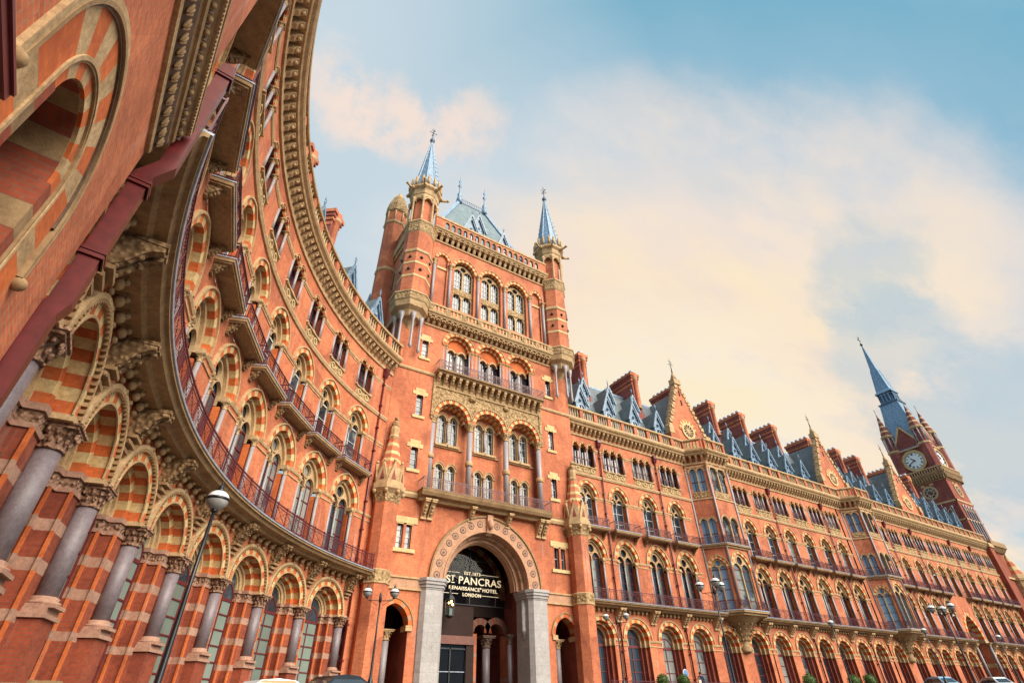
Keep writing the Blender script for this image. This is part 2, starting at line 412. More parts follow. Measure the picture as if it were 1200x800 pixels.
def cornice_run(mb, u0, u1, step=.62, du=.6):
    """corbel table, deep cornice"""
    m = 'stone'
    run_mould(mb, u0, u1, [(0, 25.55), (.12, 25.55), (.16, 25.75), (0, 25.8)], m, du)
    k = max(1, int((u1 - u0) / step))
    for i in range(k):
        u = u0 + (u1 - u0) * (i + .5) / k
        mb.prism([(0, 26.6), (.62, 26.6), (.62, 26.42), (.44, 26.25), (.34, 26.05), (.18, 25.95), (.12, 25.8), (0, 25.8)], u - .14, u + .14, m)
        mb.ball(u, .5, 26.28, .12, m, 5, 3)
    run_mould(mb, u0, u1, [(0, 26.6), (.72, 26.6), (.78, 26.72), (.70, 26.8), (.92, 26.95), (1.0, 27.1), (1.0, 27.2), (.5, 27.27), (0, 27.27)], m, du)
def balustrade_run(mb, u0, u1, n=.62, step=.36, du=.6, ped=2.2, z=27.26):
    m = 'stone'
    run_mould(mb, u0, u1, [(n - .2, z), (n + .2, z), (n + .2, z + .22), (n - .2, z + .22)], m, du)
    run_mould(mb, u0, u1, [(n - .24, z + 1.3), (n + .24, z + 1.3), (n + .28, z + 1.42), (n + .2, z + 1.56), (n - .2, z + 1.56)], m, du)
    k = max(1, int(round((u1 - u0) / ped)))
    for i in range(k + 1):
        u = u0 + (u1 - u0) * i / k; mb.box(max(u0, u - .24), min(u1, u + .24), n - .17, n + .17, z + .22, z + 1.3, 'brick')
    nb = max(1, int((u1 - u0) / step))
    for i in range(nb):
        u = u0 + (u1 - u0) * (i + .5) / nb
        d = ((u - u0) / (u1 - u0) * k); d = abs(d - round(d)) * (u1 - u0) / k
        if d < .36: continue
        mb.lathe(u, n, [(.10, z + .22), (.10, z + .3), (.06, z + .36), (.10, z + .6), (.07, z + .95), (.05, z + 1.1), (.11, z + 1.2), (.11, z + 1.3)], 8, m)
POLY = ['brick_gauged', 'stone_pale']

# ------------------------------------------------------------------ window types of the two wings (local: centre at u=0)
def lancet_tracery(mb, a, c, zsp, zsill, n, m='stone', lights=2, thick=.14, mull=.07):
    """stone plate filling an arch head: two pointed lights and a roundel, cut as rings over dark glass"""
    la = (a - mull * 1.5) / 2
    P = arch(a, c, 20)
    H = rise(a, c)
    rr = min(H * .27, a * .36); zr = H * .56
    zl = -.12 * a                                   # light spring relative to zsp
    holes = [[(-a / 2 * 1.0 + x, zl + z) for x, z in arch(la, .25 * la, 12)], [(a / 2 + x, zl + z) for x, z in arch(la, .25 * la, 12)]]
    # plate made as fan between outer arch and the holes: columns of quads in u
    K = 32
    def top(u): return max(0., sqrt(max(0, (a + c) ** 2 - (abs(u) + c) ** 2)))
    def lh(u):
        v = abs(abs(u) - a / 2)
        return zl + sqrt(max(0, (1.25 * la) ** 2 - (v + .25 * la) ** 2)) if v < la else zl - .35
    for i in range(K):
        u0 = -a + 2 * a * i / K; u1 = -a + 2 * a * (i + 1) / K; um = (u0 + u1) / 2
        lo0, lo1, hi0, hi1 = lh(u0), lh(u1), top(u0), top(u1)
        segs = [((lo0, lo1), (hi0, hi1))]
        if abs(um) < rr:
            q0 = sqrt(max(0, rr * rr - u0 * u0)); q1 = sqrt(max(0, rr * rr - u1 * u1))
            segs = [((lo0, lo1), (zr - q0, zr - q1)), ((zr + q0, zr + q1), (hi0, hi1))]
        for (l0, l1), (h0, h1) in segs:
            h0 = max(h0, l0); h1 = max(h1, l1)
            mb.face([(u0, n, zsp + l0), (u1, n, zsp + l1), (u1, n, zsp + h1), (u0, n, zsp + h0)], m)
            mb.face([(u0, n, zsp + l0), (u1, n, zsp + l1), (u1, n - thick, zsp + l1), (u0, n - thick, zsp + l0)], m)
    # roundel and light mouldings
    for k in range(16):
        t0 = 2 * pi * k / 16; t1 = 2 * pi * (k + 1) / 16
        for r0, r1, nn in ((rr, rr * 1.22, n + .05),):
            mb.face([(r0 * cos(t0), nn, zsp + zr + r0 * sin(t0)), (r0 * cos(t1), nn, zsp + zr + r0 * sin(t1)), (r1 * cos(t1), nn, zsp + zr + r1 * sin(t1)), (r1 * cos(t0), nn, zsp + zr + r1 * sin(t0))], m)
            mb.face([(r0 * cos(t0), nn, zsp + zr + r0 * sin(t0)), (r0 * cos(t1), nn, zsp + zr + r0 * sin(t1)), (r0 * cos(t1), n - thick, zsp + zr + r0 * sin(t1)), (r0 * cos(t0), n - thick, zsp + zr + r0 * sin(t0))], m)
    for s in (-1, 1): order(mb, s * a / 2, zsp + zl, la, .25 * la, .06, n + .05, n - thick, 10, [m], n)
def glazing(mf, mg, a, c, zs, z0, n, mframe, mglass, trans=3, mull=1, fw=.07, head=True):
    """sash frame bars (mf) over one glass sheet (mg)"""
    P = arch(a, c, 16)
    mg.face([(x, n, zs + z) for x, z in P] + [(a, n, z0), (-a, n, z0)], mglass)
    mf.box(-a, -a + fw, n, n + .06, z0, zs, mframe); mf.box(a - fw, a, n, n + .06, z0, zs, mframe)
    mf.box(-a, a, n, n + .06, z0, z0 + fw * 1.4, mframe)
    for i in range(trans + (1 if head else 0)):
        z = z0 + (zs - z0) * (i + 1) / (trans + 1); w = fw * (.8 if i == trans else .35)
        mf.box(-a, a, n, n + .05, z - w, z + w, mframe)
    for i in range(mull):
        u = -a + 2 * a * (i + 1) / (mull + 1); mf.box(u - fw * .5, u + fw * .5, n, n + .055, z0, zs + (rise(a, c) * .98 if head and mull == 1 else 0), mframe)
    order(mf, 0, zs, a - fw, c, fw, n + .06, n, 8, [mframe])

GZ0 = .2
P3 = 1.05
def squash(mb, k=.74):
    mb.V = [(u, n * k if n < 0 else n, z) for u, n, z in mb.V]; return mb
def ground_window(kind):
    mb, mf, mg = MB(), MB(), MB()
    zs = 5.55
    if kind == 'arcade':          # curved wing: deep banded arch carried on granite columns
        order(mb, 0, zs, 1.52, 0, .38, .06, -.5, 15, POLY, 0., 3)
        hood(mb, 0, zs, 1.90, 0, .13, .16, 0., 'stone', 24, 34, 'stone_brown')
        order(mb, 0, zs, 1.46, 0, .06, .10, .06, 12, ['stone'], .06)
        order(mb, 0, zs, 1.22, 0, .30, -.5, -1.0, 13, POLY, None, 3)
        order(mb, 0, zs, 1.10, 0, .12, -.92, -1.06, 12, ['stone'], -1.0)
        order(mb, 0, zs, .92, 0, .20, -1.06, -1.28, 12, ['stone'])
        order(mb, 0, zs, .86, 0, .09, -1.20, -1.36, 12, ['stone_pale'])
        glazing(mf, mg, .92, 0, 5.0, .9, -1.34, 'frame_red', 'glass_frosted', 5, 1, .085)
        mg.face([(x, -1.33, 5.55 + z) for x, z in arch(.95, 0, 12)] + [(.95, -1.33, 5.06), (-.95, -1.33, 5.06)], 'glass')
    else:                          # long wing: plainer arch with deep stepped reveal
        order(mb, 0, zs, 1.42, 0, .36, .05, -.35, 13, POLY, 0.)
        hood(mb, 0, zs, 1.78, 0, .10, .13, 0., 'stone', 20)
        order(mb, 0, zs, 1.14, 0, .28, -.35, -.75, 11, ['brick_gauged', 'stone'])
        order(mb, 0, zs, .95, 0, .19, -.75, -1.0, 12, ['stone'])
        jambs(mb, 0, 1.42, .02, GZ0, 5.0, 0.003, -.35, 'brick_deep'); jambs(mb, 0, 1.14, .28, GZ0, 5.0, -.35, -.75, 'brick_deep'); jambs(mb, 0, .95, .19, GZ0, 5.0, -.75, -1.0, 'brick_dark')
        for s in (-1, 1):
            for a, b, n in ((1.36, 1.5, .06), (1.08, 1.36, -.29), (.89, 1.1, -.69)):
                mb.box(min(s * a, s * b), max(s * a, s * b), -1.0, n, 4.98, 5.56, 'stone')
        glazing(mf, mg, .95, 0, 5.0, 1.0, -1.0, 'frame_red', 'glass', 3, 1, .08)
        mg.face([(x, -.99, 5.55 + z) for x, z in arch(.97, 0, 12)] + [(.97, -.99, 5.1), (-.97, -.99, 5.1)], 'glass')
        mf.box(-.95, .95, -1.0, -.93, 5.0, 5.16, 'frame_red')
    if kind == 'arcade': squash(mb); squash(mf); squash(mg)
    return T('window', mb, [T('frame', mf), T('glass', mg)])
def first_window():
    mb, mf, mg = MB(), MB(), MB(); zs, c = 12.62, .42
    order(mb, 0, zs, 1.36, c, .36, .05, -.4, 13, POLY, 0.)
    hood(mb, 0, zs, 1.72, c, .10, .14, 0., 'stone', 20)
    order(mb, 0, zs, 1.14, c, .22, -.25, -.55, 12, ['stone'])
    jambs(mb, 0, 1.14, .22, 8.5, 12.1, -.25, -.55, 'brick_gauged'); jambs(mb, 0, 1.36, .02, 8.5, 12.1, 0.003, -.4, 'brick')
    for s in (-1, 1):
        mb.box(min(s * 1.1, s * 1.42), max(s * 1.1, s * 1.42), -.55, .05, 12.38, 12.62, 'stone')
    mt = MB(); lancet_tracery(mt, 1.14, c, zs, 8.5, -.42)
    glazing(mf, mg, 1.14, c, zs, 8.5, -.62, 'frame_red', 'glass', 3, 3, .06)
    mg.face([(-.04, -.60, 8.55), (.55, -.60, 8.55), (.55, -.60, 12.4), (-.04, -.60, 12.4)], 'glass_frosted')
    cols = [T('colonnette', column(s * 1.25, -.06, 8.5, 12.40, .105, 'granite_pale', 'stone', .4, .25, 10, 6)) for s in (-1, 1)]
    cols.append(T('mullion_shaft', column(0, -.46, 8.5, 12.45, .075, 'granite_pale', 'stone', .35, .25, 8, 6)))
    return T('window', mb, [T('tracery', mt), T('frame', mf), T('glass', mg)] + cols)
def second_window():
    mb, mf, mg = MB(), MB(), MB(); zs, c = 18.75, .27
    order(mb, 0, zs, 1.14, c, .34, .05, -.4, 11, POLY, 0.)
    hood(mb, 0, zs, 1.48, c, .09, .13, 0., 'stone', 20)
    order(mb, 0, zs, .95, c, .19, -.22, -.55, 12, ['stone'])
    jambs(mb, 0, .95, .19, 15.36, 18.35, -.22, -.55, 'brick_gauged'); jambs(mb, 0, 1.14, .02, 15.36, 18.35, .003, -.4, 'brick')
    for s in (-1, 1): mb.box(min(s * .9, s * 1.2), max(s * .9, s * 1.2), -.55, .05, 18.54, 18.75, 'stone')
    mt = MB(); lancet_tracery(mt, .95, c, zs, 15.36, -.45)
    glazing(mf, mg, .95, c, zs, 15.36, -.64, 'frame_white', 'glass', 2, 1, .06)
    cols = [T('colonnette', column(s * 1.06, -.04, 15.36, 18.56, .095, 'granite_pale', 'stone', .35, .2, 10, 6)) for s in (-1, 1)]
    return T('window', mb, [T('tracery', mt), T('frame', mf), T('glass', mg)] + cols)
def third_window(k):
    mb, mf, mg = MB(), MB(), MB(); p = P3; W = p * k / 2; zs = 24.3
    for i in range(k):
        u = -W + p * (i + .5)
        order(mb, u, zs, .36, .08, .16, .07, -.4, 7, POLY, 0.)
        hood(mb, u, zs, .50, .08, .05, .12 + .004 * (i % 2), 0., 'stone', 12)
        mg.face([(u + x, -.5, zs + z) for x, z in arch(.36, .08, 10)] + [(u + .46, -.5, zs), (u + .46, -.5, 22.0), (u - .46, -.5, 22.0), (u - .46, -.5, zs)], 'glass')
        mf.box(u - .45, u + .45, -.5, -.44, 23.1, 23.18, 'frame_red'); mf.box(u - .03, u + .03, -.5, -.45, 22.0, zs, 'frame_red')
        if i: mf.box(u - p / 2 - .06, u - p / 2 + .06, -.5, -.4, 22, zs, 'frame_red')
        order(mb, u, zs, .27, .08, .09, -.18, -.5, 6, ['stone'])
        # quatrefoil sill panel
        for r0, r1, nn in ((.19, .27, .10),):
            for j in range(10):
                t0 = 2 * pi * j / 10; t1 = 2 * pi * (j + 1) / 10
                mb.face([(u + r0 * cos(t0), nn, 21.62 + r0 * sin(t0)), (u + r0 * cos(t1), nn, 21.62 + r0 * sin(t1)), (u + r1 * cos(t1), nn, 21.62 + r1 * sin(t1)), (u + r1 * cos(t0), nn, 21.62 + r1 * sin(t0))], 'stone_pale')
    mb.quad(-W, W, 21.25, 21.98, .02, 'stone_carved'); mb.box(-W - .02, W + .02, -.5, .14, 21.96, 22.06, 'stone')
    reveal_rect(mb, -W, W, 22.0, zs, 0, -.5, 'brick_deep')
    for i in range(k + 1):
        u = -W + p * i; mb.box(u - .15, u + .15, -.45, .1, zs - .1, zs + .02, 'stone')
    cols = [T('colonnette', column(-W + p * i, -.0, 22.05, zs - .06, .095, 'granite_pale', 'stone', .3, .18, 8, 5)) for i in range(k + 1)]
    return T('window', mb, [T('frame', mf), T('glass', mg)] + cols)
def small_balcony(hw=1.75, d=.95):
    s, r = MB(), MB()
    s.box(-hw, hw, 0, d, 15.16, 15.34, 'stone_brown'); s.box(-hw - .03, hw + .03, 0, d + .04, 15.33, 15.38, 'lead_flash'); s.box(-hw + .05, hw - .05, 0, d - .06, 15.08, 15.16, 'stone_brown')
    b = []
    for q in (-1, 1):
        m = MB(); bracket(m, q * (hw - .25), 15.08, .55, d * .7, .24, 'carved_brown'); b.append(T('bracket', m))
    railing(r, -hw, hw, d - .05, 15.38, 16.25, .15, 'iron_red', .9, None); rail_end(r, -hw, 0, d - .05, 15.38, 16.25); rail_end(r, hw, 0, d - .05, 15.38, 16.25)
    return T('balcony', s, [T('railing', r)] + b)

# ------------------------------------------------------------------ roofs, dormers, chimneys (local: front at n=0, base at z=0)
def dormer(w=1.5, h=4.2, dp=2.6):
    mb, ml, fin = MB(), MB(), MB(); hw = w / 2; e = h * .52
    mb.box(-hw, hw, -dp, -.12, 0, e, 'lead_grey'); 
    for s in (-1, 1):
        mb.face([(s * (hw + .18), .12, e - .25), (0, .12, h), (0, -dp, h), (s * (hw + .18), -dp, e - .25)], 'slate' if s < 0 else 'slate')
        ml.bar((s * (hw + .22), .14, e - .35), (0, .14, h + .06), .2, 'lead_grey'); ml.bar((s * (hw - .02), .08, e - .2), (0, .08, h - .55), .13, 'lead_grey')
        ml.box(min(s * hw, s * (hw - .16)), max(s * hw, s * (hw - .16)), -.12, .06, 0, e, 'lead_grey')
    mb.face([(-hw, -.09, e), (hw, -.09, e), (0, -.09, h - .1)], 'lead_grey')
    order(ml, 0, e * .62, hw - .34, .12, .16, .03, -.12, 8, ['lead'], -.12)
    ml.box(-hw, hw, -.12, .08, -.05, .18, 'lead_grey'); ml.ball(0, .0, e + .3, .2, 'lead', 8, 4)
    g = MB(); g.face([(-hw + .3, -.08, .3), (hw - .3, -.08, .3), (hw - .3, -.08, e * .75), (0, -.08, e * .75 + .5), (-hw + .3, -.08, e * .75)], 'glass'); ml.box(-.05, .05, -.1, .02, .2, e * .9, 'lead_grey')
    fin.lathe(0, .1, [(.07, h), (.05, h + .5), (.12, h + .6), (.03, h + .7), (.03, h + 1.1), (.0, h + 1.3)], 6, 'lead_grey'); fin.box(-.16, .16, .07, .13, h + .82, h + .9, 'lead_grey')
    return T('dormer', mb, [T('bargeboard', ml), T('glass', g), T('finial', fin)])
def chimney(dy=4.2, w=1.25, h=9.):
    mb = MB(); q = MB()
    mb.box(-w / 2, w / 2, -dy, 0, 0, h * .8, 'brick_dark')
    mb.box(-w / 2 - .12, w / 2 + .12, -dy - .12, .12, -.4, h * .2, 'brick_dark'); 
    for i, o in enumerate((.08, .18, .28)): mb.box(-w / 2 - o, w / 2 + o, -dy - o, o, h * (.8 + .05 * i), h * (.85 + .05 * i), 'brick' if i != 1 else 'brick_dark')
    k = 5
    for s in (-1, 1): mb.box(s * w / 2 - .07, s * w / 2 + .07, -dy, -dy + .4, h * .2, h * .8, 'brick_dark'); mb.box(s * w / 2 - .05, s * w / 2 + .05, -dy, 0, h * .72, h * .76, 'brick')
    for i in range(k):
        n = -.35 - (dy - .7) * i / (k - 1)
        q.lathe(0, n, [(.42, h * .95, 'brick'), (.46, h * .97, 'brick'), (.36, h * 1.0, 'lead_flash'), (.40, h * 1.02, 'lead_flash'), (.3, h * 1.03, 'lead_dark')], 10)
    mb.lathe(0, .05, [(.4, h * .28, 'stone'), (.42, h * .3, 'brick'), (.33, h * .32, 'brick'), (.33, h * .8, 'brick'), (.45, h * .82, 'stone'), (.45, h * .86, 'brick'), (.4, h * .95, 'brick')], 10)
    return T('chimney', mb, [T('flue', q)])
def gable(hw=3.7, z0=27.3, za=40., dep=.7):
    mb, cp = MB(), MB(); pts = [(-hw, z0), (-hw, z0 + 4.2)]
    steps = 6; H = za - 1. - (z0 + 4.2); L = [(-hw, z0 + 4.2)]
    for i in range(steps):
        u = -hw + (hw - .45) * (i + 1) / steps; L += [(u - .25, L[-1][1] + H / steps * .35), (u, L[-1][1] + H / steps)]
    poly = [(-hw, z0)] + L + [(-.45, za), (.45, za)] + [(-u, z) for u, z in L[::-1]] + [(hw, z0)]
    mb.plate(poly, -dep, 0, 'brick', 'stone')
    for s in (-1, 1):
        prev = (s * hw, z0 + 4.2)
        for u, z in L[1:]:
            cp.bar((prev[0], -dep / 2, prev[1] + .1), (-s * u * -1 if False else (u if s < 0 else -u), -dep / 2, z + .1), .5, 'stone'); prev = (u if s < 0 else -u, z)
            cp.box(prev[0] - .28, prev[0] + .28, -dep - .1, .12, z - .35, z + .2, 'stone')
    cp.box(-.7, .7, -dep - .15, .18, za - .6, za + .25, 'stone'); cp.lathe(0, -dep / 2, [(.55, za + .25), (.3, za + 1.1), (.16, za + 1.5)], 8, 'stone')
    for s in (-1, 1): cp.box(s * hw - .45, s * hw + .45, -.6, .35, z0 + 3.2, z0 + 4.3, 'stone'); mb.box(s * hw - .4, s * hw + .4, -.6, .3, z0, z0 + 3.2, 'brick')
    zc = z0 + 4.4; rg = MB()
    order(rg, 0, zc, 1.25, 0, .5, .1, -.2, 15, POLY, 0.); 
    for k in range(20):
        t0 = 2 * pi * k / 20; t1 = 2 * pi * (k + 1) / 20; r0, r1 = .95, 1.28
        rg.face([(r0 * cos(t0), .14, zc + r0 * sin(t0)), (r0 * cos(t1), .14, zc + r0 * sin(t1)), (r1 * cos(t1), .14, zc + r1 * sin(t1)), (r1 * cos(t0), .14, zc + r1 * sin(t0))], 'stone_pale')
    for k in range(6):
        t = pi * k / 6; rg.bar((-.95 * cos(t), .07, zc - .95 * sin(t)), (.95 * cos(t), .07, zc + .95 * sin(t)), .12, 'stone')
    g = MB(); g.face([(.95 * cos(2 * pi * k / 16), .03, zc + .95 * sin(2 * pi * k / 16)) for k in range(16)], 'glass')
    for s in (-1, 1): rg.quad(min(s * .2, s * 1.4), max(s * .2, s * 1.4), z0 + .8, z0 + 2.6, .04, 'stone_carved')
    for zz in (za - 4.2, za - 2.6): rg.box(-.12, .12, 0, .05, zz, zz + .9, 'glass_dark')
    f = MB(); f.lathe(0, -dep / 2, [(.1, za + 1.5), (.05, za + 2.8), (.02, za + 4.2), (0, za + 4.4)], 6, 'black_iron'); f.bar((-.5, -dep / 2, za + 3.1), (.5, -dep / 2, za + 3.1), .07, 'black_iron'); f.bar((-.3, -dep / 2, za + 3.7), (.3, -dep / 2, za + 3.7), .06, 'black_iron'); f.bar((0, -dep / 2, za + 3.4), (.35, -dep / 2, za + 3.4), .09, 'black_iron')
    rf = MB(); zr = za - 1.6
    for s in (-1, 1): rf.face([(s * (hw - .2), -dep, z0 + 3.2), (0, -dep, zr), (0, -9., zr), (s * (hw - .2), -9., z0 + 3.2)], 'slate'); rf.quad(min(s * hw - s * .25, s * hw - s * .2), max(s * hw - s * .25, s * hw - s * .2), z0, z0 + 3.2, -3., 'slate')
    for s in (-1, 1): rf.face([(s * (hw - .2), -dep, z0), (s * (hw - .2), -9, z0), (s * (hw - .2), -9, z0 + 3.2), (s * (hw - .2), -dep, z0 + 3.2)], 'slate')
    return T('gable', mb, [T('coping', cp), T('rose_window', rg), T('glass', g), T('finial', f), T('gable_roof', rf)])
def downpipe(z0, z1, n=.16, r=.075):
    mb = MB(); mb.lathe(0, n, [(r, z0), (r, z1)], 10, 'pipe_red')
    z = z0 + 1.2
    while z < z1 - .5: mb.box(-r * 1.5, r * 1.5, 0, n + r * 1.4, z, z + .12, 'pipe_red'); z += 2.1
    mb.prism([(0, z1), (.42, z1), (.42, z1 - .35), (.26, z1 - .8), (.1, z1 - .9), (0, z1 - .9)], -.24, .24, 'pipe_red')
    return T('downpipe', mb)
def octo(prof, u=0, n=0, k=8, rot=pi / 8):
    mb = MB(); mb.lathe(u, n, prof, k, 'stone', False, rot=rot); return mb
# ------------------------------------------------------------------ long wing
LX, LD = 90., 41.
LONG = thing('long_wing', 'long straight red brick wing of gothic windows between the gate tower and the clock tower', 'building', (LX, LD, 1.))
def lp(X, n=0., z=0.): return (X - LX, -n, z - 1.)
def span(c, bounds): return c
GROUPS = [([35.85, 40.3, 44.85, 49.4], 33.4, 51.6), ([63.1, 67.44, 71.78, 76.12, 80.46, 84.8], 60.8, 87.0), ([99.1, 103.5, 107.9, 112.3], 96.9, 114.5), ([122.7, 127.1, 131.5, 135.9, 140.2], 120.5, 142.6)]
ORI = [56.2, 92.]
wall = MB(); upper = []; ground = []; mids = []
def strip(mb, c, u0, u1, p=1., k3=3):
    panel_arch(mb, u0, u1, 8., 14.9, c, 1.36, 8.5, 12.62, .42, 'brick'); panel_arch(mb, u0, u1, 14.9, 21., c, 1.14, 15.36, 18.75, .27, 'brick')
    third_panel(mb, c, u0, u1, k3)
def third_panel(mb, c, u0, u1, k):
    p = P3; W = p * k / 2
    mb.quad(u0, c - W, 21., 27.3, 0, 'brick'); mb.quad(c + W, u1, 21., 27.3, 0, 'brick')
    for i in range(k):
        u = c - W + p * (i + .5); panel_arch(mb, u - p / 2, u + p / 2, 21., 27.3, u, .40, 22., 24.3, .08, 'brick', 0, 10)
for cs, a, b in GROUPS:
    B = [a] + [(x + y) / 2 for x, y in zip(cs, cs[1:])] + [b]
    for i, c in enumerate(cs):
        strip(wall, c, B[i], B[i + 1]); panel_arch(wall, B[i], B[i + 1], GZ0, 8., c, 1.42, GZ0, 5.55, 0, 'brick')
        upper.append(c); ground.append(c)
    mids += B[1:-1]
for x in ORI:
    a, b = x - 4.6, x + 4.8
    for c, p, q in ((x - 2.4, a, x), (x + 2.6, x, b)):
        panel_arch(wall, p, q, GZ0, 8., c, 1.42, GZ0, 5.55, 0, 'brick'); ground.append(c)
    wall.quad(a, x - 3.4, 8., 27.3, 0, 'brick'); wall.quad(x + 3.4, b, 8., 27.3, 0, 'brick')
# carriage arch near the far end
AX = 117.5
panel_arch(wall, 114.5, 120.5, GZ0, 15., AX, 2.45, GZ0, 8.9, 1.3, 'brick')
for c in (116., 119.): 
    panel_arch(wall, c - 1.5, c + 1.5, 15., 21., c, 1.14, 15.36, 18.75, .27, 'brick'); upper.append(c); third_panel(wall, c, c - 1.5, c + 1.5, 2)
wall.quad(33.4, 142.6, .9, 1.0, -9., 'brick')
def lpw(u, n, z): return lp(u, n, z)
build(wall, 'wall', LONG, lpw)
repeat(ground_window('plain'), LONG, [(lp(c), 0) for c in ground])
repeat(first_window(), LONG, [(lp(c), 0) for c in upper if c not in (116., 119.)])
repeat(second_window(), LONG, [(lp(c), 0) for c in upper])
repeat(third_window(3), LONG, [(lp(c), 0) for c in upper if c not in (116., 119.)])
repeat(third_window(2), LONG, [(lp(c), 0) for c in (116., 119.)])
repeat(small_balcony(1.8), LONG, [(lp(c), 0) for c in upper if c not in (116., 119.)])
e = MB(); order(e, 0, 8.9, 2.45, 1.3, .5, .12, -1., 21, POLY, 0.); order(e, 0, 8.9, 2.1, 1.3, .35, -1., -4.5, 15, POLY)
jambs(e, 0, 2.45, .5, GZ0, 8.9, .12, -1., 'brick', ((3., 3.4), (5., 5.55)), 'stone'); jambs(e, 0, 2.1, .35, GZ0, 8.9, -1., -4.5, 'brick_deep', ((3., 3.4), (5., 5.55)), 'stone_brown'); e.quad(-2.2, 2.2, GZ0, 13., -4.4, 'recess_shade')
for s in (-1, 1): e.box(min(s * 2., s * 3.), max(s * 2., s * 3.), -1., .25, 8.4, 8.95, 'stone')
make(T('carriage_arch', e, [T('shaft', column(s * 2.7, .3, .6, 8.4, .22, 'granite')) for s in (-1, 1)] + [T('shaft', column(s * 2.22, -1.4 - 1.3 * k, .6, 8.6, .16, 'stone_pier', 'stone_brown')) for k in range(2) for s in (-1, 1)]), LONG, straight, lp(AX))
# string courses, first-floor balcony, cornice
st = MB(); bal = MB(); br = MB(); cor = MB(); par = MB(); rl = MB()
segs = [(33.4, 52.6), (59.8, 88.4), (95.6, 142.6)]
for a, b in segs:
    run_mould(st, a, b, [(0, 20.85), (.1, 20.85), (.18, 21.05), (.16, 21.16), (0, 21.2)], 'stone', 3)
    cor, par = MB(), MB(); cornice_run(cor, a, b, .62, 3); balustrade_run(par, a, b, .62, .36, 3, 2.2); build(cor, 'cornice', LONG, lp); build(par, 'balustrade', LONG, lp)
holes1 = sorted((c - 1.42, c + 1.42) for c in upper); holes2 = sorted((c - 1.18, c + 1.18) for c in upper); holesg = sorted((c - 1.4, c + 1.4) for c in ground + [AX - .9, AX + .9]); holes3 = sorted((c - 1.66, c + 1.66) for c in upper)
def band(mb, u0, u1, holes, z0, z1, n, m):
    x = u0
    for a, b in holes + [(1e9, 1e9)]:
        if a > u1: a = u1
        if a > x + .02 and a > u0: 
            run_mould(mb, x, a, [(0, z1 - .2), (n * .6, z1 - .18), (n, z1 - .08), (n * 1.1, z1), (0, z1)], m, 3); run_mould(mb, x, a, [(0, z0), (n * .6, z0), (n * .6, z0 + .07), (0, z0 + .09)], m, 3)
        x = max(x, b)
        if x >= u1 or a >= u1: break
for a, b in ((33.4, 51.8), (60.6, 87.2), (96.8, 114.4), (120.6, 142.6)):
    band(st, a, b, holes1, 12.12, 12.62, .08, 'stone'); band(st, a, b, holes2, 18.38, 18.74, .07, 'stone'); band(st, a, b, holes3, 23.95, 24.3, .07, 'stone')
band(st, 33.4, 142.6, holesg, 5.0, 5.55, .09, 'stone')
build(st, 'string_course', LONG, lpw)
def balcony_run(bal, br, u0, u1, spots, du=3, lumps=True):
    run_mould(bal, u0, u1, [(0, 8.02), (.62, 8.02), (.72, 8.14), (1.02, 8.2), (1.1, 8.34), (1.2, 8.36), (1.2, 8.46), (0, 8.46)], 'stone_brown', du)
    run_mould(bal, u0, u1, [(0, 8.46), (1.25, 8.46), (1.27, 8.52), (0, 8.53)], 'lead_flash', du)
bseg = [(33.6, 53.2), (59.2, 88.9), (95.1, 114.2), (120.8, 142.4)]
for a, b in bseg:
    bal, rl = MB(), MB()
    balcony_run(bal, br, a, b, [], 3); railing(rl, a, b, 1.14, 8.53, 9.5, .2, 'iron_red', 1.4, 3, True)
    k = int((b - a) / .55)
    for i in range(k):
        u = a + (b - a) * (i + .5) / k
        bal.box(u - .13, u + .13, 0, .3, 7.72, 8.02, 'stone_brown')
    build(bal, 'balcony_floor', LONG, lpw); build(rl, 'balcony_railing', LONG, lpw)
b1 = MB()
for s in (-.2, .2): 
    q = MB(); bracket(q, s, 8.02, 1.0, .95, .28, 'stone'); b1.add(q, lambda u, n, z: (u, n, z))
bs = sorted(mids + [33.9, 52., 60.6, 87.2, 96.6, 114., 121.2, 142.])
repeat(T('bracket', b1), LONG, [(lp(c), 0) for c in bs])
